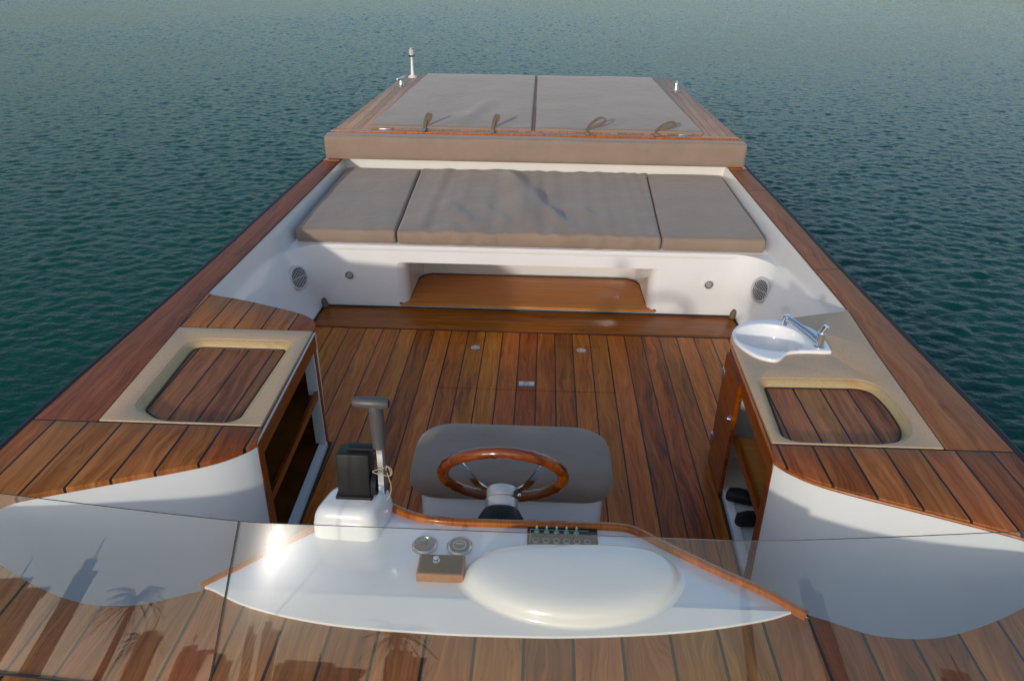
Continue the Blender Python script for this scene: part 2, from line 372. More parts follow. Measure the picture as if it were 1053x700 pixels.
# ------------------------------------------------------------------ setting: water
import numpy as np
def sea_mesh():
    """wind ripples: a random directional wave field (FFT), denser near the boat, flat sheet beyond"""
    N, L = 1024, 30.0
    rng = np.random.default_rng(4)
    k1 = np.fft.fftfreq(N, L/N)*2*np.pi; KX, KY = np.meshgrid(k1, k1, indexing='ij'); K = np.hypot(KX, KY); K[0, 0] = 1
    kp = 2*np.pi/0.175
    th = np.arctan2(KY, KX)-np.radians(78)
    S = (K/kp)**2.5/(1+(K/kp)**5.2)/K*(0.16+np.abs(np.cos(th))**3)*np.exp(-(K/(2*np.pi/0.07))**2)
    S2 = (K/kp)**2.5/(1+(K/kp)**5.2)/K*(0.1+np.abs(np.cos(th-1.0))**6)*0.4*np.exp(-(K/(2*np.pi/0.07))**2)
    A = np.sqrt(S+S2)*(rng.normal(size=(N, N))+1j*rng.normal(size=(N, N))); A[0, 0] = 0
    H = np.fft.ifft2(A).real
    sx_ = np.fft.ifft2(1j*KX*A).real
    sc_ = 0.17/np.std(sx_+0j)/1.3
    A = A*sc_; H = H*sc_
    DX = np.fft.ifft2(1j*KX/K*A).real; DY = np.fft.ifft2(1j*KY/K*A).real
    def samp(F, x, y):
        u = (x/L*N) % N; v = (y/L*N) % N; i0 = u.astype(int); j0 = v.astype(int); fu = u-i0; fv = v-j0; i1 = (i0+1) % N; j1 = (j0+1) % N
        return F[i0, j0]*(1-fu)*(1-fv)+F[i1, j0]*fu*(1-fv)+F[i0, j1]*(1-fu)*fv+F[i1, j1]*fu*fv
    px_ = [0.0]
    while px_[-1] < 42: px_.append(px_[-1]+0.034+max(0, px_[-1]-9)*0.0016)
    px_ = np.array(px_)*42/px_[-1]; xs = np.concatenate([-px_[:0:-1], px_])
    py_ = [0.0]
    while py_[-1] < 63: py_.append(py_[-1]+0.034+max(0, py_[-1]-9)*0.0022)
    ys_ = np.array(py_)*63/py_[-1]-1
    X, Y = np.meshgrid(xs, ys_, indexing='ij')
    edge = np.minimum.reduce([X+42, 42-X, Y+1, 62-Y]); fade = np.clip(edge/2.0, 0, 1)
    gust = 0.85+0.3*np.sin(X*0.21+1.3*np.sin(Y*0.13))*np.sin(Y*0.17+0.8*np.sin(X*0.19))
    f_ = fade*gust
    Z = samp(H, X, Y)*f_
    Xd = X-0.9*samp(DX, X, Y)*f_; Yd = Y-0.9*samp(DY, X, Y)*f_
    V = np.stack([Xd, Yd, Z], -1).reshape(-1, 3)
    nx_, ny_ = X.shape
    a = (np.arange(nx_-1)[:, None]*ny_+np.arange(ny_-1)[None, :]).ravel()
    F_ = np.stack([a, a+ny_, a+ny_+1, a+1], -1)
    n0 = len(V); B = 2500.0; e_ = 42; f0, f1 = -1, 62
    ext = np.array([(x_, y_, 0) for y_ in (-B, f0, f1, B) for x_ in (-B, -e_, e_, B)])
    q = []
    for r_ in range(3):
        for c_ in range(3):
            if r_ == 1 and c_ == 1: continue
            b0_ = n0+r_*4+c_; q.append((b0_, b0_+1, b0_+5, b0_+4))
    V = np.vstack([V, ext]); F_ = np.vstack([F_, np.array(q)])
    me = bpy.data.meshes.new('water'); me.vertices.add(len(V)); me.vertices.foreach_set('co', V.astype(np.float32).ravel())
    me.loops.add(F_.size); me.loops.foreach_set('vertex_index', F_.astype(np.int32).ravel())
    me.polygons.add(len(F_)); me.polygons.foreach_set('loop_start', np.arange(0, F_.size, 4, dtype=np.int32))
    me.update(calc_edges=True); me.polygons.foreach_set('use_smooth', np.ones(len(F_), dtype=bool)); me.materials.append(waterm)
    o = bpy.data.objects.new('water', me); COL.objects.link(o); return o
water = sea_mesh(); water.location.z = -0.42; tag(water, kind='structure')

# ------------------------------------------------------------------ the boat
DZ = 0.60       # deck height over the cockpit floor
boat = empty('motor_boat', (0, 2.3, -0.42))
tag(boat, 'open motor boat with teak decks, white cockpit and glass windscreen floating on teal water', 'boat')

XO = [(-4.9, 0.02), (-4.6, 0.30), (-4.0, 0.66), (-3.0, 1.08), (-2.0, 1.36), (-1.0, 1.55), (0, 1.66), (1, 1.72), (2.2, 1.74), (3, 1.722), (4, 1.695), (5, 1.685), (6.1, 1.66), (7.5, 1.61), (9.2, 1.53)]
XO_s = cr([(a, b, 0) for a, b in XO], 5); XO_s = [(p[0], p[1]) for p in XO_s]
xo = lambda y: interp(XO_s, y)
XI = [(3.42, 1.565), (4.3, 1.552), (4.8, 1.545), (6.1, 1.53)]
xi = lambda y: interp(XI, y)

# hull shell
g = G(); ys = [p[0] for p in XO_s]
path = [(-xo(y), y) for y in ys[::-1]] + [(xo(y), y) for y in ys]
rows = []
for z, k in ((0.585, 1.0), (0.50, 1.003), (0.3, 0.985), (0.0, 0.95), (-0.3, 0.90), (-0.6, 0.82), (-0.9, 0.6), (-1.0, 0.1)):
    rows.append([(x*k, -4.9+(y+4.9)*(1.0 if y > 0 else 1)+(0.55*(0.585-z) if y < -3.5 else 0), z) for x, y in path])
g.loft(rows, closed=True)
hull = g.build('hull', hullm, boat)
g = G(); rail_path = [(x, y, 0.575) for x, y in path]
g.tube([(x+math.copysign(0.010, x), y, 0.580) for x, y in path if y < 9.19] , 0.024, seg=10)
g.build('rub_rail', rubber, hull)

# --- plan outlines (right side; the left is mirrored)
counter_front = [(0.888, 2.19), (0.92, 2.145), (0.99, 2.085), (1.10, 2.03), (1.31, 1.945), (1.50, 1.865), (1.55, 1.835)]
lobe = [(1.585, 1.78), (1.575, 1.71), (1.50, 1.63), (1.39, 1.565), (1.24, 1.49), (1.09, 1.442), (0.95, 1.445), (0.85, 1.485), (0.775, 1.513)]
dash_front = [(0.775, 1.513), (0.67, 1.472), (0.46, 1.425), (0.19, 1.395), (0, 1.388), (-0.17, 1.388), (-0.43, 1.402), (-0.65, 1.447), (-0.795, 1.513)]
counter_aft = [(0.925, 3.05), (0.935, 3.12), (0.975, 3.185), (1.08, 3.25), (1.35, 3.36), (1.50, 3.405), (1.545, 3.43), (1.562, 3.47)]
def sm(p, n=4): return [(q[0], q[1]) for q in cr([(a, b, 0) for a, b in p], n)]
cf_s = sm(counter_front + lobe, 4)
df_s = sm(dash_front, 4); ca_s = sm(counter_aft, 4)

# foredeck: from the cross seam at y = 2.28 to the bow, around the cockpit edge
YS = 2.28
fr_out = [(xo(YS)-0.004, YS)] + [(xo(y)-0.004, y) for y in ys[::-1] if y < YS-0.02]
fr_out += mirror(fr_out[::-1])
inner = [(-0.900, YS)] + mirror(cf_s) + df_s[::-1][1:-1] + cf_s[::-1] + [(0.900, YS)]
g = plate(dedupe(fr_out + inner), DZ, 0.02, 0.003)
foredeck = g.build('foredeck', deck_wood, boat)
# black caulk line round the joints of side decks and stone tops
def strip(path2, w_, z, mat, name, parent, th=0.004):
    g = G()
    rows = []
    P2 = [Vector(p) for p in path2]
    for i, p in enumerate(P2):
        d = (P2[min(i+1, len(P2)-1)]-P2[max(i-1, 0)]).normalized(); nn = Vector((-d.y, d.x))*w_/2
        rows.append([(p.x-nn.x, p.y-nn.y, z-th), (p.x-nn.x, p.y-nn.y, z), (p.x+nn.x, p.y+nn.y, z), (p.x+nn.x, p.y+nn.y, z-th)])
    g.loft(rows, closed=True, caps=True)
    return g.build(name, mat, parent, smooth=False)

for s in (-1, 1):
    side = 'left' if s < 0 else 'right'
    mir = (lambda p: p) if s > 0 else mirror
    # covering board
    cb_in = [(1.503, YS+0.008), (1.535, 3.05), (1.560, 3.42)] + [(xi(3.5+0.26*k), 3.5+0.26*k) for k in range(11)]
    cb_out = [(xo(YS+0.008+(6.1-YS)*k/14)-0.004, YS+0.008+(6.1-YS)*k/14) for k in range(15)]
    sd_ = plate(mir(cb_in + cb_out[::-1]), DZ, 0.02, 0.003).build('side_deck', side_wood, boat)
    g = plate(mir([(xi(6.02)+0.002, 6.02), (xo(6.02)-0.006, 6.02), (xo(6.14)-0.006, 6.14), (xi(6.14)+0.002, 6.14)]), DZ+0.005, 0.004, 0.001)
    g.build('varnished_end', trim_wood, sd_)
    strip(mir([(0.905, YS+0.004), (xo(YS)-0.006, YS+0.004)]), 0.009, DZ-0.0015, rubber, 'caulk_line', sd_)
    for yy in (3.95, 5.45): strip(mir([(xi(yy)+0.004, yy), (xo(yy)-0.008, yy+0.02)]), 0.004, DZ+0.0006, rubber, 'caulk_line', sd_)
    strip(mir([(1.498, YS), (1.530, 3.05), (1.556, 3.42)]), 0.010, DZ-0.0015, rubber, 'caulk_line', sd_)
    # under structure: hull top flange in white so that gaps never show
    # lit wooden lip of the counter front edge
    lip = sm(counter_front, 4)
    if s > 0: g = G(); g.tube([(x-0.001, y-0.004, DZ-0.010) for x, y in mir(lip)], 0.0045, seg=8); g.build('counter_lip', trim_wood, foredeck)

# --- counters -------------------------------------------------------------
ringL_hole = mirror(rounded([(1.39, 2.40), (1.41, 2.915), (1.005, 2.915), (1.015, 2.325), (1.29, 2.325)], [0.03, 0.06, 0.03, 0.05, 0.07]))
ringL_out = mirror([(0.907, YS+0.009), (0.928, 3.045), (1.529, 3.045), (1.497, YS+0.009)])
ringR_hole = rounded([(1.42, 2.44), (1.425, 2.60), (1.40, 2.73), (0.985, 2.72), (0.962, 2.325), (1.28, 2.325), (1.38, 2.355)], [0.05, 0.06, 0.07, 0.02, 0.06, 0.06, 0.05])
ringR_out = [(0.907, YS+0.009)] + ca_s[:-3] + [(1.551, 3.40), (1.527, 3.045), (1.497, YS+0.009)]
# sink outline: oval with a square-cornered tap ledge
def sink_outline(k=1.0, n=48):
    base = [(0.925, 3.07), (0.945, 3.17), (1.02, 3.255), (1.13, 3.28), (1.24, 3.265), (1.32, 3.20), (1.345, 3.10), (1.342, 2.99), (1.325, 2.965), (1.22, 2.962), (1.14, 2.945), (1.09, 2.885), (1.05, 2.87), (0.99, 2.905), (0.945, 2.98)]
    return [(1.135+(p[0]-1.135)*0.95, 3.08+(p[1]-3.08)*0.95) for p in cr([(a, b, 0) for a, b in base], 4, closed=True)]
sk = sink_outline()
bowl_c = (1.10, 3.09)
bowl = [(bowl_c[0]+0.150*math.cos(a)-0.01*math.cos(2*a), bowl_c[1]+0.130*math.sin(a)) for a in [2*math.pi*k/32 for k in range(32)]]

def counter(s):
    cab = None
    out = ringL_out if s < 0 else ringR_out
    hole = ringL_hole if s < 0 else ringR_hole
    hz = [[(x, y) for x, y in offset(hole if area2(hole) > 0 else hole[::-1], -0.030)]] + ([[(x, y) for x, y in offset(sk if area2(sk) > 0 else sk[::-1], 0.012)]] if s > 0 else [])
    top = plate(out, DZ+0.003, 0.022, 0.002, holes=hz, bottom=False).build('stone_top', stonem, boat)
    top['label'] = 'pale sandstone counter ring round a sunken teak panel' if s < 0 else 'stained sandstone counter with sink and sunken teak panel'
    # sloping inner lip of the recess
    h0 = hole if area2(hole) > 0 else hole[::-1]
    g = G(); rows = []
    for d, dz in ((-0.0325, -0.0015), (-0.027, -0.0025), (-0.020, -0.006), (-0.012, -0.013), (-0.005, -0.021), (0.0, -0.031), (0.002, -0.045)):
        q = offset(h0, d); rows.append([(x, y, DZ+0.003+dz) for x, y in q])
    g.loft(rows, closed=True).build('recess_lip', stone_in, top)
    q = offset(h0, -0.006)
    plate(q, DZ-0.026, 0.01, 0.0).build('recess_panel', well_wood, top)
    q2 = offset(h0, 0.004)
    g = G(); g.tube([(x, y, DZ-0.026) for x, y in q2], 0.004, seg=6, closed=True); g.build('recess_seal', rubber, top)
    return top
topL = counter(-1); topR = counter(1)
# teak end piece aft of the left recess
ca = mirror(ca_s)
g = plate([(-0.930, 3.054)] + ca[2:-3] + [(-1.551, 3.40), (-1.531, 3.054)], DZ, 0.02, 0.003)
counter_end = g.build('counter_end', deck_wood, boat)
strip([(-0.93, 3.049), (-1.53, 3.049)], 0.008, DZ-0.001, rubber, 'caulk_line', counter_end)

# sink
g = G()
sk_c = sk if area2(sk) > 0 else sk[::-1]
bw = bowl if area2(bowl) > 0 else bowl[::-1]
plate(sk_c, DZ+0.017, 0.014, 0.008, holes=[bw], steps=4, g=g, bottom=False)
rows = []
for k, z in ((1.0, 0.009), (0.97, -0.006), (0.93, -0.035), (0.84, -0.07), (0.62, -0.095), (0.3, -0.104), (0.05, -0.106)):
    rows.append([(bowl_c[0]+(x-bowl_c[0])*k, bowl_c[1]+(y-bowl_c[1])*k, DZ+z) for x, y in bw])
g.loft(rows, closed=True, caps=False)
sink = g.build('sink', porc, boat, angle=50)
g = G(); g.lathe([(0.022, 0), (0.022, 0.004), (0.012, 0.005), (0.0, 0.002)], (1.10, 3.09, DZ-0.104)); g.build('drain', chrome, sink)
g = G()
# tap: upright base, arm lying towards the bowl and a round spout head
b0 = Vector((1.285, 3.01, DZ+0.017))
g.lathe([(0.026, 0), (0.026, 0.006), (0.018, 0.010), (0.017, 0.05), (0.019, 0.065), (0.016, 0.07)], b0)
g.tube([b0+Vector((-0.004, 0.0, 0.020)), b0+Vector((-0.03, 0.05, 0.034)), b0+Vector((-0.075, 0.125, 0.047)), b0+Vector((-0.095, 0.16, 0.050))], [0.017, 0.016, 0.014, 0.014], seg=12)
g.lathe([(0.016, -0.03), (0.018, -0.012), (0.016, 0.012), (0.0, 0.014)], b0+Vector((-0.10, 0.170, 0.052)), seg=16)
g.tube([b0+Vector((0.0, 0.0, 0.07)), b0+Vector((0.012, -0.004, 0.10))], [0.012, 0.013], seg=12)
g.build('tap', chrome, sink)
g = G(); g.lathe([(0.013, 0), (0.013, 0.006), (0.008, 0.008), (0.0, 0.008)], (1.275, 3.165, DZ+0.017), seg=16); g.build('plug_fitting', chrome, sink)

# --- cabinets under the counters -------------------------------------------
def wallx(z): return 1.345 + 0.20*(max(z, 0)/0.58)**0.8
def fpt(s, u, z, d=0.0):
    """point on cabinet face: u = y, d = depth outboard of the face"""
    x = 0.893 + (u-2.19)*0.035 - 0.012*(1-z/0.6) + d
    return Vector((s*x, u, z))
def fbox(g, s, u0, u1, z0, z1, d0, d1, mi=0):
    v = [fpt(s, u, z, d) for d in (d0, d1) for (u, z) in ((u0, z0), (u1, z0), (u1, z1), (u0, z1))]
    g.add(v, [(0, 1, 2, 3), (7, 6, 5, 4), (0, 4, 5, 1), (1, 5, 6, 2), (2, 6, 7, 3), (3, 7, 4, 0)], mi)
for s in (-1, 1):
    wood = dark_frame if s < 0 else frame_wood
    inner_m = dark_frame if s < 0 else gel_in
    # white shell: forward face that coves into the foot well, aft face, back, sill
    g = G()
    mir = (lambda p: p) if s > 0 else mirror
    rows = []
    cf = sm(counter_front + [(1.585, 1.78)], 4)
    lobe_all = [(1.15+(x-1.15)*1.005 if i else x, 1.74+(y-1.74)*1.008) for i, (x, y) in enumerate(cf_s)]
    # bowl: top edge follows the deck cut-out; bottom edge pulls inwards
    top_e = lobe_all
    for k in range(13):
        u = k/12; z = (DZ-0.012)*(1-u)
        row = []
        for i, (x, y) in enumerate(top_e):
            c = Vector((1.12, 1.74)); q = Vector((x, y))
            bulge = u**3*0.30
            p = q + (c-q)*bulge
            a = i/(len(top_e)-1)
            if a < 0.12: p = q + (c-q)*bulge*(a/0.12)
            row.append((p.x, p.y, z))
        rows.append([(s*a, b, z) for a, b, z in row])
    g.loft(rows)
    # floor of the bowl
    last = rows[-1]
    cpt = (s*1.12, 1.74, 0.001)
    k0 = len(last)
    g.add(list(last)+[cpt], [(i, i+1, k0) for i in range(k0-1)]+[(k0-1, 0, k0)])
    well = g.build('foot_well', gel, boat, angle=60)
    cab = empty('galley_cabinet', (s*0.9, 2.62, 0)); cab.parent = boat; cab.location = Vector((s*0.9, 2.62, 0))-WL[boat.name]
    cab['label'] = 'dark open wooden cabinet with a shelf under the left counter' if s < 0 else 'open orange wooden cabinet with white inside under the sink counter'
    # box interior
    g = G()
    fbox(g, s, 2.215, 3.02, 0.015, 0.02, 0.03, 0.50); fbox(g, s, 2.20, 2.215, 0.0, 0.545, 0.012, 0.50)
    fbox(g, s, 3.02, 3.035, 0.0, 0.545, 0.012, 0.50); fbox(g, s, 2.215, 3.02, 0.02, 0.545, 0.485, 0.50)
    g.build('carcass', inner_m, cab, smooth=False)
    # aft outer face, white, following the counter's aft curve
    rows = [[(s*(x), y-0.006, z) for x, y in ca_s] for z in (DZ-0.018, 0.0)]
    G().loft(rows).build('aft_panel', gel, cab)
    # face frame
    g = G(); fbox(g, s, 2.19, 3.045, 0.52, DZ-0.012, -0.004, 0.012); fbox(g, s, 2.19, 2.24, 0.0, 0.52, -0.004, 0.012)
    fbox(g, s, 3.018, 3.045, 0.0, 0.535, 0.0, 0.012)
    g.build('face_frame', frame_wood, cab, smooth=False)
    g = G(); g.tube([fpt(s, 2.192, DZ-0.010, -0.001), fpt(s, 3.045, DZ-0.010, -0.001)], 0.0045 if s < 0 else 0.006, seg=8); g.build('top_edging', trim_wood if s > 0 else alu, cab)
    g = G(); fbox(g, s, 3.000, 3.0175, 0.03, 0.535, 0.004, 0.05); fbox(g, s, 2.236, 3.0175, 0.0, 0.028, 0.0, 0.035)
    g.build('white_sill', gel, cab, smooth=False)
    strip([tuple(fpt(s, 2.19, 0, -0.008).xy), tuple(fpt(s, 3.05, 0, -0.008).xy)], 0.010, 0.005, rubber, 'black_seal', cab)
    if s < 0:
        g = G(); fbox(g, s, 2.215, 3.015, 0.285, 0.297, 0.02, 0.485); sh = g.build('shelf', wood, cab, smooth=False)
        g = G(); fbox(g, s, 2.236, 3.0, 0.283, 0.318, 0.006, 0.020); g.build('shelf_lip', frame_wood, sh, smooth=False)
    else:
        g = G(); fbox(g, s, 2.215, 2.76, 0.285, 0.297, 0.02, 0.485); sh = g.build('shelf', ply_wood, cab, smooth=False)
        g = G(); fbox(g, s, 2.236, 2.76, 0.283, 0.318, 0.006, 0.020); g.build('shelf_lip', frame_wood, sh, smooth=False)
        g = G(); fbox(g, s, 2.745, 3.035, 0.012, 0.565, -0.018, -0.002); d_ = g.build('cabinet_door', frame_wood, cab, smooth=False)
        g = G()
        p = fpt(s, 2.80, 0.37, -0.018); g.lathe([(0.013, 0), (0.013, 0.004), (0.006, 0.006), (0.009, 0.016), (0.0, 0.02)], p, axis=(-1, 0, 0), seg=14)
        g.build('door_latch', chrome, d_)
        for z in (0.12, 0.46):
            g = G(); p = fpt(s, 3.025, z, -0.019); g.box(p, (0.004, 0.035, 0.05), 0.001); g.tube([p+Vector((-0.003, 0, -0.025)), p+Vector((-0.003, 0, 0.025))], 0.004, seg=8)
            g.build('door_hinge', steel, d_)

# --- cockpit floor ----------------------------------------------------------
fl = [(-1.33, 4.292), (1.33, 4.292), (1.40, 3.7), (1.45, 3.065), (0.90, 3.06), (0.876, 1.0), (-0.876, 1.0), (-0.90, 3.06), (-1.45, 3.065), (-1.40, 3.7)]
hx0, hx1, hy0, hy1 = -0.46, 0.499, 3.60, 4.13
cockpit_floor = plate(fl, 0, 0.03, 0.002, holes=[[(hx0, hy0), (hx1, hy0), (hx1, hy1), (hx0, hy1)]]).build('cockpit_floor', floor_wood, boat, smooth=False)
gp = 0.003
hatch = plate([(hx0+gp, hy0+gp), (hx1-gp, hy0+gp), (hx1-gp, hy1-gp), (hx0+gp, hy1-gp)], 0.0005, 0.03, 0.0015).build('floor_hatch', floor_wood, boat, smooth=False)
g = G(); g.box((0, 3.865, -0.035), (1.2, 0.8, 0.004)); g.build('dark_gap_sheet', rubber, boat, smooth=False)  # black sheet added below so the gap round the hatch looks dark
def ring_pull(x, y, w_, d_):
    g = G(); g.box((x, y, 0.0025), (w_, d_, 0.004), 0.0015)
    g.add(*torus((x, y-0.002, 0.006), min(w_, d_)*0.33, 0.0025)); return g
def torus(c, Rr, r, axis=(0, 0, 1), n=32, m=8):
    ax = Vector(axis).normalized(); a = ax.orthogonal().normalized(); b2 = ax.cross(a); v = []; f = []
    for i in range(n):
        t_ = 2*math.pi*i/n; d = a*math.cos(t_)+b2*math.sin(t_)
        for j in range(m):
            p = 2*math.pi*j/m; v.append(Vector(c)+d*(Rr+r*math.cos(p))+ax*r*math.sin(p))
    for i in range(n):
        for j in range(m): f.append((i*m+j, ((i+1) % n)*m+j, ((i+1) % n)*m+(j+1) % m, i*m+(j+1) % m))
    return v, f
ring_pull(0.02, 3.665, 0.085, 0.05).build('hatch_pull', steel, hatch)
for x in (-0.295, 0.335):
    g = G(); g.lathe([(0.028, 0), (0.028, 0.003), (0.024, 0.0045), (0, 0.0045)], (x, 4.075, 0.0005), seg=20); g.add(*torus((x, 4.075, 0.006), 0.014, 0.0025)); g.build('hatch_latch', steel, hatch)
th = plate([(-1.335, 4.30), (-1.345, 4.36), (-1.33, 4.60), (1.33, 4.60), (1.345, 4.36), (1.335, 4.30)], 0.004, 0.03, 0.004).build('threshold_board', thresh_wood, boat)
strip([(-1.345, 4.296), (1.345, 4.296)], 0.008, 0.0025, rubber, 'caulk_line', th)
g = G(); g.tube([(-1.345, 4.3, 0.006), (-1.338, 4.602, 0.006), (1.338, 4.602, 0.006), (1.345, 4.3, 0.006)], 0.007, seg=8)
g.tube([(-1.337, 4.3, 0.006), (-1.34, 3.2, 0.006)], 0.006, seg=8); g.tube([(1.337, 4.3, 0.006), (1.34, 3.2, 0.006)], 0.006, seg=8)
g.build('black_seal', rubber, th)
for s in (-1, 1):
    g = G(); g.tube([(s*1.322, 4.575, 0.0), (s*1.332, 4.59, 0.03), (s*1.345, 4.60, 0.055), (s*1.348, 4.603, 0.062)], [0.019, 0.020, 0.018, 0.008], seg=12)
    g.build('corner_post', plain('weathered_post_wood', (0.16, 0.10, 0.05), 0.6, var=0.4, vscale=40), th)

# --- cockpit liner: side walls, corner fillets, bench ------------------------
FY = 4.612; RC = 0.24; BZ = 0.43
def plan_at(z, s):
    """side wall, corner arc and short face return in plan at height z"""
    wx = wallx(z); pts = []; rc = 0.03+(RC-0.03)*min(1, z/0.22)**0.8
    for k in range(6): pts.append((s*wx, 3.40+(FY-rc-3.40)*k/5))
    for k in range(1, 11):
        a = math.pi/2*k/10; pts.append((s*(wx-rc+rc*math.cos(a)), FY-rc+rc*math.sin(a)))
    pts.append((s*1.02, FY)); return pts
for s in (-1, 1):
    g = G(); zs = [0.0, 0.03, 0.08, 0.15, 0.22, 0.3, 0.37, 0.42, BZ]
    rows = [[(x, y, z) for x, y in plan_at(z, s)] for z in zs]
    g.loft(rows)
    arc = [(x, y, BZ) for x, y in plan_at(BZ, s)[5:]]; g.add(arc+[(s*wallx(BZ), FY+0.01, BZ)], [(i, i+1, len(arc)) for i in range(len(arc)-1)])
    # upper wall runs on to the stern bulkhead
    rows = []
    for z in (BZ, 0.48, 0.54, DZ-0.012):
        k = (z-BZ)/(DZ-0.012-BZ)
        rows.append([(s*(wallx(BZ)*(1-k)+(xi(y)-0.001)*k), y, z) for y in [3.40+ (6.2-3.40)*j/14 for j in range(15)]])
    g.loft(rows)
    g.build('cockpit_side', gel, boat, angle=60)
    g = G(); g.tube([(s*(xi(y)+0.001), y, DZ-0.009) for y in [3.46+(6.05-3.46)*j/20 for j in range(21)]], 0.006, seg=8); g.build('edge_seal', dark_frame, boat)
# bench front with the opening for the locker alcove
g = G()
AX = 0.845
hole = rounded([(-AX, 0.012), (AX, 0.012), (AX, 0.318), (-AX, 0.318)], [0.01, 0.01, 0.035, 0.035])
face = plate([(-1.02, 0.0), (1.02, 0.0), (1.02, BZ), (-1.02, BZ)], 0.0, 0.01, 0.0, holes=[hole], bottom=False)
face.v = [Vector((p.x, FY-p.z*1.0, p.y)) for p in face.v]
g.add(face.v, face.f)
# alcove walls with rounded sides
al = [(-AX, FY), (-AX+0.03, FY+0.012), (-AX+0.06, FY+0.05), (-AX+0.065, FY+0.12), (-AX+0.07, 5.05), (-AX+0.09, 5.14), (-AX+0.16, 5.18), (AX-0.16, 5.18), (AX-0.09, 5.14), (AX-0.07, 5.05), (AX-0.065, FY+0.12), (AX-0.06, FY+0.05), (AX-0.03, FY+0.012), (AX, FY)]
g.loft([[(x, y, z) for x, y in al] for z in (0.008, 0.32)])
k = len(al); g.add([(x, y, 0.318) for x, y in al], [tuple(range(k))])
g.add([(x, y, 0.010) for x, y in al], [tuple(range(k))])
# seat shelf with a soft front nose
prof = [(FY, BZ-0.035), (FY-0.006, BZ-0.02), (FY-0.004, BZ-0.006), (FY+0.01, BZ), (6.18, BZ), (6.19, DZ-0.004)]
g.loft([[(x, y, z) for (y, z) in prof] for x in (-1.56, -1.0, 0, 1.0, 1.56)])
bench = g.build('bench_base', gel, boat, angle=40)
pan = [(-0.835, FY-0.002), (-0.80, FY+0.045), (-0.783, FY+0.11), (-0.775, 5.03), (-0.745, 5.10), (-0.69, 5.13), (0.69, 5.13), (0.745, 5.10), (0.775, 5.03), (0.783, FY+0.11), (0.80, FY+0.045), (0.835, FY-0.002)]
lp = plate(pan, 0.030, 0.012, 0.002).build('locker_panel', ply_wood, bench)
g = G(); g.tube([(x, y, 0.030) for x, y in pan], 0.0055, seg=6); g.build('panel_seal', rubber, bench)
def grille_round(name, c, nrm, r, parent, slots=True, mat=grille_m):
    nrm = Vector(nrm).normalized(); c = Vector(c); a = Vector((0, 0, 1)); a = (a-nrm*a.dot(nrm)).normalized(); b2 = nrm.cross(a)
    g = G(); g.lathe([(r*1.16, -0.03), (r*1.16, 0.003), (r*1.04, 0.009), (r*0.96, 0.009), (r*0.92, 0.001)], c, axis=nrm, seg=32, mi=0, caps=False)
    g.lathe([(r*0.92, 0.0025), (0.0, 0.0026)], c, axis=nrm, seg=32, mi=1)
    if slots:
        n = 10
        for i in range(n):
            o = (-0.82+1.64*i/(n-1))*r; L = math.sqrt(max(0, (0.9*r)**2-o*o))
            p = c + b2*o*1.0 + nrm*0.006
            g.tube([p-a*L*0.98, p+a*L*0.98], r*0.032, seg=6, mi=0)
        for o in (0.0,):
            L = math.sqrt((0.9*r)**2-(o*r)**2); p = c + a*o*r + nrm*0.006; g.tube([p-b2*L, p+b2*L], r*0.035, seg=6, mi=0)
    o = link(name, g.v, g.f, mat, parent, mats=[hole_m], midx=g.m)
    return o
for s in (-1, 1):
    z = 0.275; a = R(14); wx = wallx(z)
    c = (s*(wx-RC+RC*math.cos(a)-0.022), FY-RC+RC*math.sin(a)-0.012, z)
    nrm = (-s*math.cos(R(27)), -math.sin(R(27)), 0.30)
    grille_round('speaker', c, nrm, 0.066, boat)
    c = (s*1.155, FY-0.001, 0.222)
    lo = grille_round('courtesy_light', c, (0, -1, 0), 0.027, boat, slots=False)
    g = G(); g.lathe([(0.021, 0), (0.017, 0.006), (0.0, 0.008)], Vector(c)+Vector((0, -0.003, 0)), axis=(0, -1, 0), seg=18); g.build('lamp_lens', plain('frosted_lens', (0.33, 0.33, 0.34), 0.15), lo)

# --- dashboard ---------------------------------------------------------------
rail = [(0.79, 1.49), (0.70, 1.565), (0.60, 1.63), (0.45, 1.735), (0.385, 1.785), (0.33, 1.803), (0.2, 1.803), (0.02, 1.80), (-0.17, 1.80), (-0.27, 1.815), (-0.345, 1.85), (-0.40, 1.89)]
rail_s = [(p[0], p[1]) for p in cr([(a, b, 0) for a, b in rail], 4)]
left_edge = [(-0.40, 1.89), (-0.50, 1.86), (-0.56, 1.79), (-0.56, 1.745), (-0.65, 1.66), (-0.80, 1.512)]
dash_out = rail_s + left_edge[1:] + df_s[::-1][1:]
g = plate(dash_out, DZ+0.006, 0.045, 0.003)
ins = offset(dedupe(dash_out)[::-1] if area2(dedupe(dash_out)) < 0 else dedupe(dash_out), 0.035)
g.loft([[(x, y, DZ-0.035) for x, y in ins], [(x, y, 0.0) for x, y in ins]], closed=True)
dash = g.build('dashboard', gel, boat, angle=40)
def rail_strip(path2, z0, z1, th, name, parent, mat):
    P2 = [Vector(p) for p in path2]; rows = []
    for i, p in enumerate(P2):
        d = (P2[min(i+1, len(P2)-1)]-P2[max(i-1, 0)]).normalized(); nn = Vector((-d.y, d.x))*th/2; b = 0.003
        sec = [(-1, z0), (-1, z1-b), (-1+2*b/th, z1), (1-2*b/th, z1), (1, z1-b), (1, z0)]
        rows.append([(p.x+nn.x*k, p.y+nn.y*k, z) for k, z in sec])
    return G().loft(rows, closed=True, caps=True).build(name, mat, parent, angle=50)
rail_strip(rail_s, DZ-0.045, DZ+0.022, 0.022, 'dash_rail', dash, trim_wood)
rail_strip([(-0.56, 1.765), (-0.65, 1.672), (-0.745, 1.575), (-0.81, 1.515)], DZ-0.045, DZ+0.012, 0.02, 'dash_rail', dash, trim_wood)
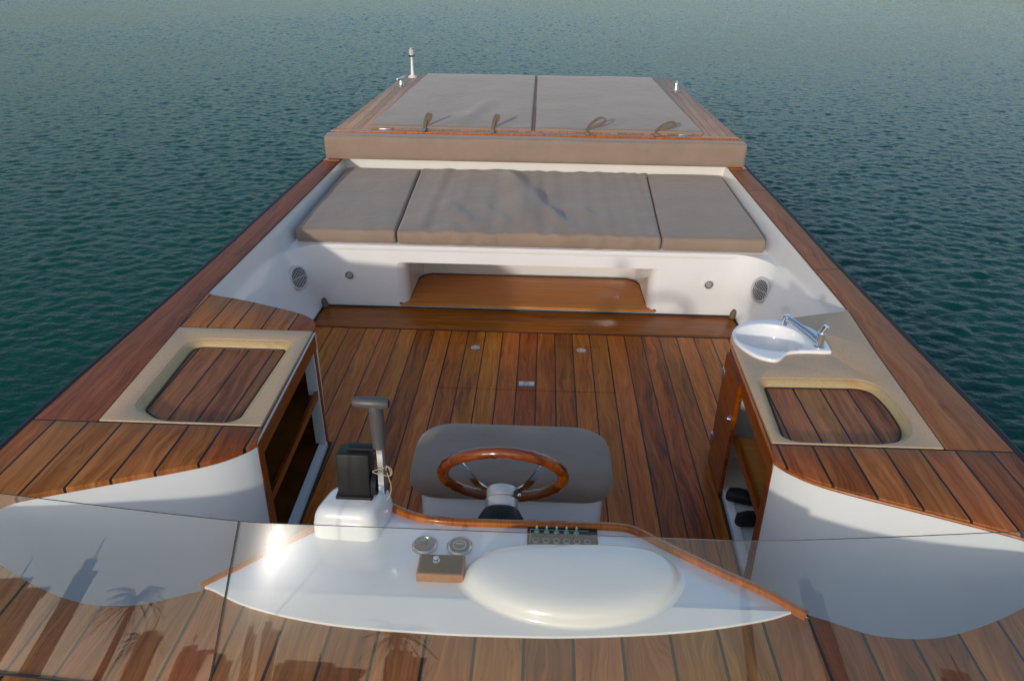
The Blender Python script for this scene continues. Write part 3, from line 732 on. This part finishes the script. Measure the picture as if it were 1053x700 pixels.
# instrument cowl: low rounded hood, steeper towards the helm
g = G(); rows = []
out = [(-0.105, 1.565), (-0.095, 1.62), (-0.055, 1.675), (0.02, 1.703), (0.12, 1.712), (0.22, 1.718), (0.32, 1.722), (0.40, 1.712), (0.455, 1.68), (0.475, 1.62), (0.462, 1.56), (0.41, 1.49), (0.32, 1.44), (0.20, 1.418), (0.08, 1.43), (-0.01, 1.465), (-0.07, 1.51)]
out = [(p[0], p[1]) for p in cr([(a, b, 0) for a, b in out], 4, closed=True)]
out = [(x, 1.60+(y-1.60)*(0.82 if y > 1.60 else 0.97)) for x, y in out]
cc = Vector((0.19, 1.575))
for k, z in ((1.11, 0.0), (1.06, 0.0015), (1.03, 0.004), (1.008, 0.010), (0.985, 0.020), (0.955, 0.031), (0.90, 0.042), (0.80, 0.051), (0.64, 0.057), (0.42, 0.060), (0.2, 0.062), (0.01, 0.0622)):
    rows.append([(cc.x+(x-cc.x)*k, cc.y+(y-cc.y)*k*(1), DZ+0.005+z) for x, y in out])
g.loft(rows, closed=True); g.build('instrument_cowl', cowl_gel, dash, angle=80)
# round gauges
for i, x in enumerate((-0.232, -0.132)):
    g = G(); c = (x, 1.698, DZ+0.006)
    g.lathe([(0.037, 0), (0.037, 0.006), (0.033, 0.010), (0.029, 0.008), (0.028, 0.006)], c, seg=36)
    ga = g.build('gauge', plain('gauge_bezel', (0.45, 0.45, 0.44), 0.2, metal=1.0), dash)
    g = G(); g.lathe([(0.029, 0.0065), (0.022, 0.0085), (0.0, 0.0095)], c, seg=32)
    g.build('gauge_face', plain('mirrored_gauge' if i == 0 else 'grey_gauge', (0.22, 0.21, 0.19) if i == 0 else (0.19, 0.18, 0.165), 0.12 if i == 0 else 0.3, metal=0.7), ga)
    g = G()
    if i: g.add(*torus((x, 1.698, DZ+0.0155), 0.018, 0.0012)); g.box((x, 1.703, DZ+0.016), (0.022, 0.003, 0.001))
    else: g.box((x+0.004, 1.700, DZ+0.016), (0.004, 0.024, 0.001)); g.box((x, 1.698, DZ+0.016), (0.024, 0.004, 0.001))
    g.build('gauge_mark', plain('gauge_print', (0.62, 0.60, 0.56) if i else (0.05, 0.05, 0.05), 0.4), ga)
# small wooden box with a black plate and a chrome knob
sb = G().box((-0.172, 1.598, DZ+0.020), (0.128, 0.078, 0.028), 0.002).build('switch_box', plain('box_teak', (0.36, 0.15, 0.06), 0.4, var=0.3, vscale=60), dash)
G().box((-0.172, 1.598, DZ+0.036), (0.116, 0.068, 0.004), 0.001).build('black_plate', blackp, sb)
g = G(); g.lathe([(0.010, 0), (0.010, 0.004), (0.007, 0.006), (0.008, 0.014), (0.004, 0.018), (0, 0.018)], (-0.186, 1.604, DZ+0.038), seg=16); g.build('knob', chrome, sb)
# switch panel with five toggles and printed rings
spn = G().box((0.163, 1.752, DZ+0.009), (0.205, 0.078, 0.008), 0.0015).build('switch_panel', plain('panel_black', (0.012, 0.014, 0.017), 0.3), dash)
mint = plain('green_toggle', (0.22, 0.42, 0.33), 0.35); ink = plain('panel_print', (0.42, 0.46, 0.46), 0.5)
for k in range(5):
    x = 0.088+0.029*k
    g = G(); g.lathe([(0.0085, 0), (0.0075, 0.003), (0.004, 0.005), (0.0035, 0.02), (0.002, 0.024), (0, 0.024)], (x, 1.768, DZ+0.013), seg=12); g.build('toggle_switch', mint, spn)
g = G()
for k in range(6): g.add(*torus((0.085+0.030*k, 1.734, DZ+0.0135), 0.0088, 0.0009, n=20, m=5))
for k in range(6): g.box((0.085+0.030*k, 1.722, DZ+0.0135), (0.016, 0.0012, 0.001))
g.box((0.155, 1.779, DZ+0.0135), (0.17, 0.0012, 0.001)); g.box((0.069, 1.752, DZ+0.0135), (0.0012, 0.06, 0.001))
g.build('panel_print', ink, spn)

# steering wheel
TW = R(58); nW = Vector((0, math.sin(TW), math.cos(TW))); cW = Vector((-0.025, 2.03, 0.612)); uW = Vector((0, -math.cos(TW), math.sin(TW))); xW = Vector((1, 0, 0))
sw = empty('steering_wheel', cW); sw.parent = boat; sw.location = cW-WL[boat.name]
g = G(); n = 72
g.tube([cW+(xW*math.cos(2*math.pi*k/n)+uW*math.sin(2*math.pi*k/n))*0.195 for k in range(n)], [0.0185+0.0012*math.sin(2*math.pi*k*24/n) for k in range(n)], seg=14, closed=True)
g.build('rim', wheel_wood, sw)
for a in (42, 138, 270):
    g = G(); d = xW*math.cos(R(a))+uW*math.sin(R(a)); d0 = (xW*(1 if a < 90 else -1) if a < 200 else d); rows = []
    bz = [cW+d0*0.02-nW*0.050, cW+d0*0.085-nW*0.050, cW+d*0.130-nW*0.03, cW+d*0.188]
    for k in range(13):
        u = k/12; w_ = 0.014-0.004*u; tk = 0.0022
        p = bz[0]*(1-u)**3+bz[1]*3*u*(1-u)**2+bz[2]*3*u*u*(1-u)+bz[3]*u**3
        tg_ = ((bz[1]-bz[0])*(1-u)**2+(bz[2]-bz[1])*2*u*(1-u)+(bz[3]-bz[2])*u*u).normalized(); side = nW.cross(tg_).normalized()
        rows.append([p-side*w_-nW*tk, p-side*w_+nW*tk, p+side*w_+nW*tk, p+side*w_-nW*tk])
    g.loft(rows, closed=True, caps=True).build('spoke', chrome, sw)
g = G(); g.lathe([(0.0, -0.035), (0.030, -0.035), (0.046, -0.042), (0.050, -0.05), (0.050, -0.072), (0.046, -0.074), (0.046, -0.080), (0.053, -0.082), (0.053, -0.112), (0.046, -0.116), (0.0, -0.116)], cW, axis=nW, seg=36)
g.build('hub', alu, sw)
g = G(); g.lathe([(0.046, -0.114), (0.058, -0.118), (0.076, -0.150), (0.088, -0.19), (0.09, -0.26), (0.0, -0.26)], cW, axis=nW, seg=36); g.build('column_boot', blackp, sw)
kp = cW - nW*0.062 + xW*0.040 - uW*(-0.012)
g = G(); kd = Vector((0.5, -0.75, 0.45)).normalized()
g.lathe([(0.013, 0.0), (0.013, 0.022), (0.010, 0.026), (0.0, 0.026)], kp, axis=kd, seg=14, mi=0); g.lathe([(0.006, 0.026), (0.006, 0.032), (0.0, 0.033)], kp, axis=kd, seg=12, mi=1)
link('tilt_knob', g.v, g.f, blackp, sw, mats=[chrome], midx=g.m)

# throttle control on its white pod
tp = empty('throttle_control', (-0.45, 1.77, DZ)); tp.parent = boat; tp.location = Vector((-0.45, 1.77, DZ))-WL[boat.name]
g = G(); rows = []
pod = rounded([(-0.575, 1.715), (-0.375, 1.705), (-0.345, 1.87), (-0.535, 1.87)], [0.05, 0.04, 0.03, 0.05], 6)
for k, z in ((0.0, 0.0), (0.004, 0.045), (0.012, 0.072), (0.024, 0.088), (0.040, 0.097), (0.065, 0.101)):
    rows.append([(-0.453+(x+0.453)*(1-k/0.15), 1.79+(y-1.79)*(1-k/0.15), DZ+z) for x, y in pod])
g.loft(rows, closed=True, caps=True)
g.build('throttle_pod', gel, tp, angle=70)
g = G(); g.box((-0.447, 1.826, 0.701+0.068), (0.096, 0.072, 0.14), 0.006, rot=Matrix.Rotation(R(-7), 4, 'X'))
g.box((-0.447, 1.820, 0.704), (0.108, 0.088, 0.012), 0.003); g.box((-0.425, 1.838, 0.843), (0.082, 0.03, 0.012), 0.003)
g.build('control_box', blackp, tp)
g = G(); g.lathe([(0.034, 0), (0.036, 0.004), (0.034, 0.014), (0.014, 0.018), (0.0, 0.019)], (-0.393, 1.80, 0.745), axis=(1, 0, 0), seg=26); g.build('pivot_disc', blackp, tp)
g = G()
rows = []
for (y, z, wy) in ((1.797, 0.715, 0.012), (1.797, 0.735, 0.020), (1.80, 0.765, 0.021), (1.80, 0.80, 0.016), (1.80, 0.85, 0.014), (1.80, 0.90, 0.014)):
    rows.append([(-0.372, y-wy, z), (-0.372, y+wy, z), (-0.362+0.006, y+wy, z), (-0.362+0.006, y-wy, z)])
rows = [[(x+0.0+0.0, y, z) for x, y, z in r] for r in rows]
g.loft(rows, closed=True, caps=True)
g.lathe([(0.024, 0), (0.024, 0.006), (0.01, 0.010), (0.0, 0.010)], (-0.372, 1.80, 0.74), axis=(1, 0, 0), seg=22)
g.build('lever_arm', chrome, tp)
g = G(); g.tube([(-0.366, 1.80, 0.875), (-0.366, 1.80, 0.94), (-0.367, 1.80, 0.995), (-0.372, 1.80, 1.016)], [0.0185, 0.020, 0.0205, 0.017], seg=14)
g.tube([(-0.331, 1.80, 1.018), (-0.345, 1.80, 1.019), (-0.38, 1.80, 1.020), (-0.42, 1.80, 1.021), (-0.430, 1.80, 1.021)], [0.013, 0.018, 0.018, 0.0155, 0.011], seg=14)
g.build('lever_grip', greyp, tp)
g = G(); g.lathe([(0.010, 0), (0.010, 0.004), (0.006, 0.005), (0, 0.003)], (-0.333, 1.80, 1.018), axis=(1, 0, 0), seg=14); g.build('trim_button', blackp, tp)
g = G()
random.seed(3)
for kx in (0, 1):
    pts = [(-0.352+0.01*random.random(), 1.79, 0.80+0.01*kx), (-0.346, 1.787, 0.818), (-0.338+0.006*kx, 1.785, 0.806), (-0.338, 1.778, 0.79), (-0.385, 1.774, 0.805), (-0.352, 1.786, 0.812)]
    g.tube(cr(pts, 5), 0.0012, seg=5)
g.tube(cr([(-0.345, 1.78, 0.80), (-0.335, 1.775, 0.76), (-0.338, 1.775, 0.73), (-0.35, 1.775, 0.705)], 5), 0.0012, seg=5)
g.build('tied_string', plain('beige_string', (0.5, 0.42, 0.28), 0.8), tp)

# --- aft deck with sun pads ----------------------------------------------------
AZ = 0.80
def ax(y): return 1.605 - (y-6.2)*0.031
blk = [(-1.60, 6.19), (1.60, 6.19), (ax(9.17)-0.01, 9.17), (-ax(9.17)+0.01, 9.17)]
g = plate(blk, AZ-0.022, 0.24, 0.002); aft = g.build('aft_deck', hullm, boat, smooth=False)
aft_top = plate([(-ax(6.26), 6.26), (ax(6.26), 6.26), (ax(9.19), 9.19), (-ax(9.19), 9.19)], AZ, 0.022, 0.003).build('aft_teak', aft_wood, aft)
g = plate([(-1.62, 6.185), (1.62, 6.185), (ax(6.256)+0.005, 6.256), (-ax(6.256)-0.005, 6.256)], AZ+0.003, 0.03, 0.006, steps=3); g.build('aft_edge_rail', trim_wood, aft)
for s in (-1, 1):
    G().box((s*1.20, 6.268, AZ+0.005), (0.10, 0.022, 0.004), 0.0015).build('deck_hinge', steel, aft)
# cleats
for s in (-1, 1):
    x, y = s*1.425, 8.35
    cl = empty('cleat', (x, y, AZ)); cl.parent = boat; cl.location = Vector((x, y, AZ))-WL[boat.name]
    g = G(); g.lathe([(0.045, 0), (0.045, 0.006), (0.03, 0.012), (0.02, 0.04), (0.018, 0.075), (0.0, 0.078)], (x, y, AZ), seg=18); g.build('cleat_base', steel, cl)
    g = G(); g.tube([(x-0.02, y-0.10, AZ+0.085), (x-0.01, y-0.06, AZ+0.080), (x, y, AZ+0.075), (x+0.01, y+0.06, AZ+0.080), (x+0.02, y+0.10, AZ+0.085)], [0.008, 0.014, 0.017, 0.014, 0.008], seg=10); g.build('cleat_horn', steel, cl)
# stern light
stn = empty('stern_light', (-1.40, 8.95, AZ)); stn.parent = boat; stn.location = Vector((-1.40, 8.95, AZ))-WL[boat.name]
g = G(); g.lathe([(0.05, 0), (0.05, 0.008), (0.022, 0.03), (0.018, 0.04), (0.012, 0.22), (0.0, 0.22)], (-1.40, 8.95, AZ), seg=18); g.build('light_mast', plain('white_mast', (0.75, 0.75, 0.75), 0.3), stn)
g = G(); g.lathe([(0.03, 0.218), (0.036, 0.228), (0.036, 0.24), (0.0, 0.242)], (-1.40, 8.95, AZ), seg=18); g.build('lamp_collar', steel, stn)
g = G(); g.lathe([(0.0, 0.298), (0.034, 0.298), (0.034, 0.308), (0.0, 0.312)], (-1.40, 8.95, AZ), seg=18); g.build('lamp_cap', steel, stn)
g = G(); g.lathe([(0.028, 0.240), (0.029, 0.298)], (-1.40, 8.95, AZ), seg=18); g.build('lamp_glass', plain('clear_lens', (0.55, 0.57, 0.58), 0.15), stn)

# --- windscreen -------------------------------------------------------------------
GA = R(62); GL = 0.405
def gtop(x):
    a = max(0, abs(x)-0.56); return 1.366 + 0.115*a**1.15
def gpt(x, u, off=0.0):
    """u 0 at base .. 1 at the top edge"""
    base_x = x*1.10; ty = gtop(x); h_ = GL*math.sin(GA); dy = GL*math.cos(GA)+0.03*max(0, abs(x)-0.62)
    X = base_x+(x-base_x)*u; Y = ty-dy*(1-u); Z = DZ+h_*u
    return Vector((X, Y-off*math.sin(GA), Z+off*math.cos(GA)))
ws = empty('windscreen', (0, 1.2, DZ)); ws.parent = boat; ws.location = Vector((0, 1.2, DZ))-WL[boat.name]
for (x0, x1) in ((-1.58, -0.603), (-0.600, 1.58)):
    n = 40; g = G()
    xs = [x0+(x1-x0)*k/n for k in range(n+1)]
    outr = [[gpt(x, u) for x in xs] for u in (0.0, 0.5, 1.0)]; innr = [[gpt(x, u, -0.008) for x in xs] for u in (0.0, 0.5, 1.0)]
    g.loft(outr, mi=0); g.loft(innr, mi=0)
    g.loft([outr[-1], innr[-1]], mi=1); g.loft([outr[0], innr[0]], mi=1)
    for e in (0, -1): g.loft([[r[e] for r in outr], [r[e] for r in innr]], mi=1)
    link('glass_panel', g.v, g.f, glassm, ws, mats=[glass_edge], midx=g.m, angle=20)
g = G(); g.tube([gpt(-0.6015, u, -0.004) for u in (0, 0.5, 1.0)], 0.0028, seg=6); g.build('glass_joint', rubber, ws)
g = G(); g.tube([gpt(x, 0.0, -0.004) for x in [-1.58+3.16*k/40 for k in range(41)]], 0.006, seg=8); g.build('base_channel', rubber, ws)

# ------------------------------------------------------------------ loose things
def softbox(c4, z0, z1, r, nx=48, ny=24, nz=6, puff=0.008, wrinkle=None, name='cushion', mat=None, label='', group=None, cat='cushion', yflip=False):
    """upholstered slab over a four-cornered plan (c4: front-left, front-right, back-right, back-left)"""
    W = (Vector(c4[1])-Vector(c4[0])).length; D = (Vector(c4[3])-Vector(c4[0])).length; H = z1-z0
    v = []; idx = {}; f = []
    def pt(i, j, k):
        key = (i, j, k)
        if key in idx: return idx[key]
        def dist(t_, n, L):   # denser near the edges
            q = t_/n; q = 0.5-0.5*math.cos(math.pi*q) if n > 8 else q
            return q*L
        p = Vector((dist(i, nx, W), dist(j, ny, D), dist(k, nz, H)))
        rr = min(r, H*0.48)
        inn = Vector((min(max(p.x, rr), W-rr), min(max(p.y, rr), D-rr), min(max(p.z, rr), H-rr)))
        d = p-inn
        if d.length > 1e-9: p = inn + d.normalized()*min(rr, max(abs(d.x), abs(d.y), abs(d.z)))
        u, w_ = p.x/W, p.y/D
        xy = (Vector(c4[0])*(1-u)+Vector(c4[1])*u)*(1-w_)+(Vector(c4[3])*(1-u)+Vector(c4[2])*u)*w_
        z = z0+p.z
        topk = max(0, (p.z/H-0.5)*2)
        z += puff*topk*(1-(2*u-1)**4)*(1-(2*w_-1)**4)
        if wrinkle: z += topk*wrinkle(xy.x, xy.y, u, w_)
        # slight bow of the side faces
        bow = 0.004*math.sin(math.pi*p.z/H)
        ny_ = -bow if w_ < 0.02 else (bow if w_ > 0.98 else 0)
        nz_ = noise.noise(Vector((xy.x*3, xy.y*3, z*6)))*0.004 + (noise.noise(Vector((xy.x*15, 3.0, z*9)))*0.010 if nx >= 90 else 0)
        idx[key] = len(v); v.append(Vector((xy.x, xy.y+ny_+(nz_ if w_ < 0.05 else 0), z+nz_*topk))); return idx[key]
    for i in range(nx):
        for j in range(ny):
            f.append((pt(i, j, nz), pt(i+1, j, nz), pt(i+1, j+1, nz), pt(i, j+1, nz))); f.append((pt(i, j, 0), pt(i, j+1, 0), pt(i+1, j+1, 0), pt(i+1, j, 0)))
        for k in range(nz):
            f.append((pt(i, 0, k), pt(i+1, 0, k), pt(i+1, 0, k+1), pt(i, 0, k+1))); f.append((pt(i, ny, k), pt(i, ny, k+1), pt(i+1, ny, k+1), pt(i+1, ny, k)))
    for j in range(ny):
        for k in range(nz):
            f.append((pt(0, j, k), pt(0, j, k+1), pt(0, j+1, k+1), pt(0, j+1, k))); f.append((pt(nx, j, k), pt(nx, j+1, k), pt(nx, j+1, k+1), pt(nx, j, k+1)))
    org = ((c4[0][0]+c4[2][0])/2, (c4[0][1]+c4[2][1])/2, z0)
    o = link(name, v, f, mat or taupe, origin=org, angle=60)
    tag(o, label, cat, group); return o
def folds(lines, ripple=0.0):
    """soft ridge folds: (x0,y0,x1,y1,width,height)"""
    def fn(x, y, u, w_):
        z = 0
        for (x0, y0, x1, y1, wd, h_) in lines:
            a = Vector((x0, y0)); b2 = Vector((x1, y1)); p = Vector((x, y)); ab = b2-a
            t_ = (p-a).dot(ab)/ab.length_squared; q = a+ab*t_
            d = (ab.x*(p.y-a.y)-ab.y*(p.x-a.x))/ab.length + 0.05*math.sin(3.1*t_+x0*7)*ab.length
            along = math.exp(-((t_-0.5)/0.42)**4)
            z += h_*along*math.exp(-(d/wd)**2)
        z += 0.004*noise.noise(Vector((x*2.2, y*2.2, 4)))
        if ripple: z += ripple*noise.noise(Vector((x*11+y*2, y*3, 2)))*math.exp(-w_*2.2)*(1 if w_ < .8 else 0)+ripple*0.6*min(1, (1-w_)*6)*noise.noise(Vector((x*5+y*1.5, y*4.5-x*2, 7)))
        return z
    return fn
CZ0, CZ1 = BZ+0.002, 0.525
grp = 'grey brown cushions on the aft bench'
wr_mid = folds([(-0.30, 6.10, 0.06, 4.70, 0.095, 0.055), (-0.02, 5.6, 0.28, 4.70, 0.065, 0.028), (0.22, 5.3, 0.48, 4.75, 0.06, 0.012), (-0.62, 5.3, -0.38, 4.70, 0.07, 0.014), (-0.52, 5.95, -0.30, 5.60, 0.05, 0.006), (-0.35, 5.15, -0.10, 4.72, 0.035, 0.014),
                (0.30, 5.2, 0.55, 4.75, 0.04, 0.005), (-0.62, 5.1, -0.42, 4.8, 0.04, 0.005)], ripple=0.006)
softbox([(-1.482, 4.625), (-0.842, 4.625), (-0.905, 6.14), (-1.492, 6.14)], CZ0, CZ1, 0.022, wrinkle=folds([(-1.35, 5.62, -0.92, 5.70, 0.06, 0.012), (-1.4, 5.0, -1.0, 4.8, 0.08, 0.006)], ripple=0.004),
        name='bench_cushion', label='left end cushion of the aft bench, against the shaded side wall', group=grp)
softbox([(-0.834, 4.62), (0.826, 4.62), (0.900, 6.14), (-0.897, 6.14)], CZ0, CZ1+0.004, 0.022, nx=90, ny=60, wrinkle=wr_mid,
        name='bench_cushion', label='long wrinkled middle cushion of the aft bench', group=grp)
softbox([(0.834, 4.625), (1.478, 4.625), (1.492, 6.14), (0.908, 6.14)], CZ0, CZ1, 0.022, wrinkle=folds([(0.9, 5.5, 1.4, 5.45, 0.05, 0.005), (0.95, 5.2, 1.4, 5.12, 0.05, 0.004)], ripple=0.003),
        name='bench_cushion', label='smooth right end cushion of the aft bench', group=grp)
pg = 'flat sun pads on the aft deck'
softbox([(-1.335, 6.31), (-0.022, 6.31), (-0.030, 9.12), (-1.252, 9.12)], AZ-0.006, AZ+0.024, 0.016, ny=40, nz=4, puff=0.01,
        wrinkle=folds([(-0.72, 6.4, -0.35, 7.5, 0.06, 0.016), (-0.80, 6.35, -0.62, 6.9, 0.04, 0.010), (-0.60, 6.35, -0.50, 6.8, 0.04, 0.008)], ripple=0.003), name='sun_pad', label='left sun pad on the aft deck, beside the stern light', group=pg, cat='sun pad')
softbox([(0.008, 6.31), (1.345, 6.31), (1.262, 9.12), (-0.014, 9.12)], AZ-0.006, AZ+0.024, 0.016, ny=40, nz=4, puff=0.012,
        wrinkle=folds([(0.48, 6.35, 0.58, 6.85, 0.035, 0.012), (0.60, 6.35, 0.74, 6.75, 0.035, 0.010), (0.3, 8.8, 0.8, 9.0, 0.05, 0.008)], ripple=0.003), name='sun_pad', label='right sun pad on the aft deck', group=pg, cat='sun pad')
bol = softbox([(-1.645, 6.045), (1.645, 6.045), (1.645, 6.175), (-1.645, 6.175)], 0.607, 0.792, 0.02, nx=60, ny=10, nz=8, puff=0.0,
              name='backrest_bolster', label='long tan bolster across the aft edge of the bench, strapped over the raised deck', cat='bolster')
WL[bol.name] = Vector(bol.location)
for (x, dx, dz_, tw) in ((-0.885, 0.035, 0.115, 0.3), (-0.335, 0.03, 0.115, 0.6), (0.42, 0.10, 0.105, 0.1), (0.965, 0.11, 0.08, -0.1)):
    g = G(); rows = []
    loop = [(0, -0.10, -0.004), (0.0, -0.04, 0.002), (0, 0.0, 0.006), (dx*0.15, 0.01, dz_*0.35), (dx*0.55, 0.02, dz_*0.75), (dx*1.1, 0.03, dz_), (dx*1.45, 0.035, dz_*0.88), (dx*1.3, 0.04, dz_*0.62), (dx*0.75, 0.035, dz_*0.35), (0.014, 0.03, 0.015), (0.004, 0.05, 0.008)]
    lp_ = cr(loop, 5)
    for i, p in enumerate(lp_):
        u = i/(len(lp_)-1); k_ = min(1, math.sin(math.pi*u)*1.6); wv = (Vector((1, 0, 0))*(1-k_)+Vector((0.75*dz_, 0.055, -0.75*dx)).normalized()*k_).normalized()*0.015
        q = Vector((x, 6.285, AZ+0.012))+Vector(p)
        tdn = Vector((0.0012, 0.0, 0.0012))
        rows.append([q-wv-tdn, q+wv-tdn, q+wv+tdn, q-wv+tdn])
    g.loft(rows, closed=True, caps=True).build('strap', strapm, bol)

# helm seat
hs_ = empty('helm_seat', (0, 2.45, 0.0)); tag(hs_, 'padded helm seat with white box base behind the steering wheel', 'seat')
sx0, sx1, sy0, sy1 = -0.385, 0.365, 2.245, 2.625
def rr(x0, x1, y0, y1, r): return rounded([(x0, y0), (x1, y0), (x1, y1), (x0, y1)], r, 8)
g = G(); plate(rr(sx0+0.035, sx1-0.03, sy0+0.02, sy1-0.02, 0.09), 0.332, 0.332, 0.004, g=g); g.build('seat_box', gel, hs_)
g = G(); o1 = rr(sx0, sx1, sy0, sy1, [0.11, 0.11, 0.15, 0.15])
rows = [];
for d, z in ((0.03, 0.331), (0.010, 0.333), (0.002, 0.341), (-0.003, 0.36), (-0.004, 0.385), (-0.001, 0.402), (0.006, 0.416), (0.017, 0.426), (0.035, 0.433), (0.065, 0.438), (0.11, 0.441), (0.17, 0.442)):
    rows.append([((sx0+sx1)/2+(x-(sx0+sx1)/2)*(1-d/0.375), (sy0+sy1)/2+(y-(sy0+sy1)/2)*(1-d/0.225), z) for x, y in o1])
g.loft(rows, closed=True, caps=True); g.build('seat_cushion', fabric('helm_canvas', (0.25, 0.19, 0.15)), hs_, angle=50)

# a pair of dark shoes in the cabinet
for (x, y, rz, lab) in ((1.04, 2.67, 75, 'black shoe on the right cabinet floor, farther from the windscreen'), (1.05, 2.55, 95, 'black shoe on the right cabinet floor, nearer the windscreen')):
    g = G(); rows = []
    for (u, wd, ht) in ((-0.14, 0.012, 0.03), (-0.13, 0.03, 0.055), (-0.09, 0.036, 0.062), (-0.03, 0.034, 0.058), (0.03, 0.040, 0.050), (0.08, 0.045, 0.042), (0.12, 0.036, 0.03), (0.138, 0.012, 0.016)):
        rows.append([(u, wd*math.cos(2*math.pi*k/14), max(0.0, ht*0.5+ht*0.5*math.sin(2*math.pi*k/14))) for k in range(14)])
    g.loft(rows, closed=True, caps=True)
    o = g.build('shoe', blackp, origin=(0, 0, 0)); o.location = (x, y, 0.021); o.rotation_euler.z = R(rz-90); tag(o, lab, 'shoe', 'pair of shoes in the cabinet')

# ------------------------------------------------------------------ the shore behind the camera (seen mirrored in the windscreen)
quay = G().box((0, -560, -0.2), (2400, 960, 1.6)).build('ground', plain('quay_concrete', (0.28, 0.26, 0.23), 0.9, var=0.3, vscale=0.1), smooth=False); tag(quay, kind='structure')
def tower_mat(name, base, win):
    m, n, b = newmat(name); t = NT(n); tc = t.node('ShaderNodeTexCoord'); sx = t.node('ShaderNodeSeparateXYZ'); t.l(tc.outputs['Object'], sx.inputs[0])
    hx = t.math('ADD', sx.outputs[0], sx.outputs[1])
    fx = t.math('FRACT', t.math('DIVIDE', hx, 3.2)); fz = t.math('FRACT', t.math('DIVIDE', sx.outputs[2], 3.5))
    wv = t.math('MULTIPLY', t.math('GREATER_THAN', fx, 0.35), t.math('GREATER_THAN', fz, 0.45))
    t.l(t.mix(wv, base, win), b.inputs['Base Color']); b.inputs['Roughness'].default_value = 0.5; return m
tm = [tower_mat('pale_tower', (0.30, 0.27, 0.24), (0.06, 0.07, 0.08)), tower_mat('brown_tower', (0.22, 0.17, 0.13), (0.05, 0.05, 0.06)), tower_mat('glass_tower', (0.16, 0.19, 0.22), (0.05, 0.07, 0.09))]
ndesc = ['slim pale tower', 'brown stepped tower', 'blue glass tower']
tw_list = [(-43.2, 520, 34, 10.6, 0), (-39.3, 430, 10, 11.6, 2), (-32.6, 480, 14, 7.0, 1), (-29.0, 500, 16, 5.8, 0), (-24.3, 520, 26, 5.4, 1), (-20.6, 470, 13, 7.4, 2), (-18.0, 450, 14, 7.8, 1), (-14.2, 420, 40, 5.5, 0),
           (-8.5, 480, 22, 6.6, 1), (17.2, 380, 12, 11.5, 2), (27.5, 400, 12, 12.0, 0), (36.0, 430, 20, 8.0, 1)]
for i, (az, dist, wd, el, k) in enumerate(tw_list):
    x = dist*math.sin(R(az)); y = -dist*math.cos(R(az)); h_ = dist*math.tan(R(el))
    root = empty('tower_block', (x, y, 0.6)); root.rotation_euler.z = R(az)
    def part(nm, gg, mt):
        o = gg.build(nm, mt, None, smooth=False); o.parent = root; o.location = (0, 0, 0)
    gg = G().box((0, 0, h_*0.46), (wd, wd*0.8, h_*0.92)).box((-wd*0.1, 0, h_*0.95), (wd*0.6, wd*0.5, h_*0.10)); part('tower_body', gg, tm[k])
    gg = G().box((wd*0.05, 0, h_*0.925), (wd*1.04, wd*0.84, 1.2)).tube([(0, 0, h_*1.0), (0, 0, h_*1.12)], 0.5, seg=6); part('roof_cap', gg, tm[(k+1) % 3])
    tag(root, '%s on the far shore, %s in the row mirrored by the windscreen' % (ndesc[k], ['first', 'second', 'third', 'fourth', 'fifth', 'sixth', 'seventh', 'eighth', 'ninth', 'tenth', 'eleventh', 'twelfth', 'thirteenth', 'fourteenth', 'last'][i]), 'building', 'shore towers mirrored in the windscreen')
# palms
leafm = plain('palm_leaf', (0.05, 0.075, 0.03), 0.6, var=0.4); barkm = plain('palm_bark', (0.16, 0.12, 0.08), 0.9, var=0.4)
def palm_meshes(hgt):
    tg = G(); pts = [(0.25*math.sin(k/9*2.0), 0.1*k/9, hgt*k/9) for k in range(10)]; tg.tube(pts, [0.32-0.014*k+0.02*(k % 2) for k in range(10)], seg=10)
    top = Vector(pts[-1]); cg = G(); random.seed(5)
    for i in range(34):
        a = 2*math.pi*i*0.618+random.random()*0.3; el = random.uniform(-0.5, 1.25); L = random.uniform(2.0, 2.7); d = Vector((math.cos(a), math.sin(a), 0)); sd_ = Vector((-d.y, d.x, 0)); prev = None; P_ = []
        for k in range(13):
            u = k/12; P_.append(top+d*(L*u*math.cos(el*(1-u*0.5)))+Vector((0, 0, L*u*math.sin(el)-1.5*u*u)))
        cg.tube(P_, [0.03*(1-k/13)+0.006 for k in range(13)], seg=4)
        for k in range(2, 13):
            for m_ in (0.0, 0.5):
                if k == 12 and m_: continue
                p = P_[k].lerp(P_[min(k+1, 12)], m_); ln = 0.55*math.sin(math.pi*(0.15+0.8*k/13))
                for sgn in (-1, 1):
                    tip = p+sd_*sgn*ln*0.8+d*ln*0.5+Vector((0, 0, -0.28*ln)); cg.add([p-d*0.03, p+d*0.03, tip], [(0, 1, 2)])
    return tg, cg
pts_ = [(-36.6, 50, 8.6, 'tall palm on the shore nearest the left end of the tower row'), (-34.2, 66, 8.0, 'shorter palm on the shore beside the tall palm'), (-9.8, 48, 7.2, 'lone palm on the shore near the middle of the tower row')]
for az, dist, hgt, lab in pts_:
    tg, cg = palm_meshes(hgt)
    root = empty('palm_tree', (dist*math.sin(R(az)), -dist*math.cos(R(az)), 0.0)); tag(root, lab, 'palm tree', 'palms on the shore')
    for nm, gg, mt in (('trunk', tg, barkm), ('crown', cg, leafm)):
        o = gg.build(nm, mt, None); o.parent = root; o.location = (0, 0, 0)
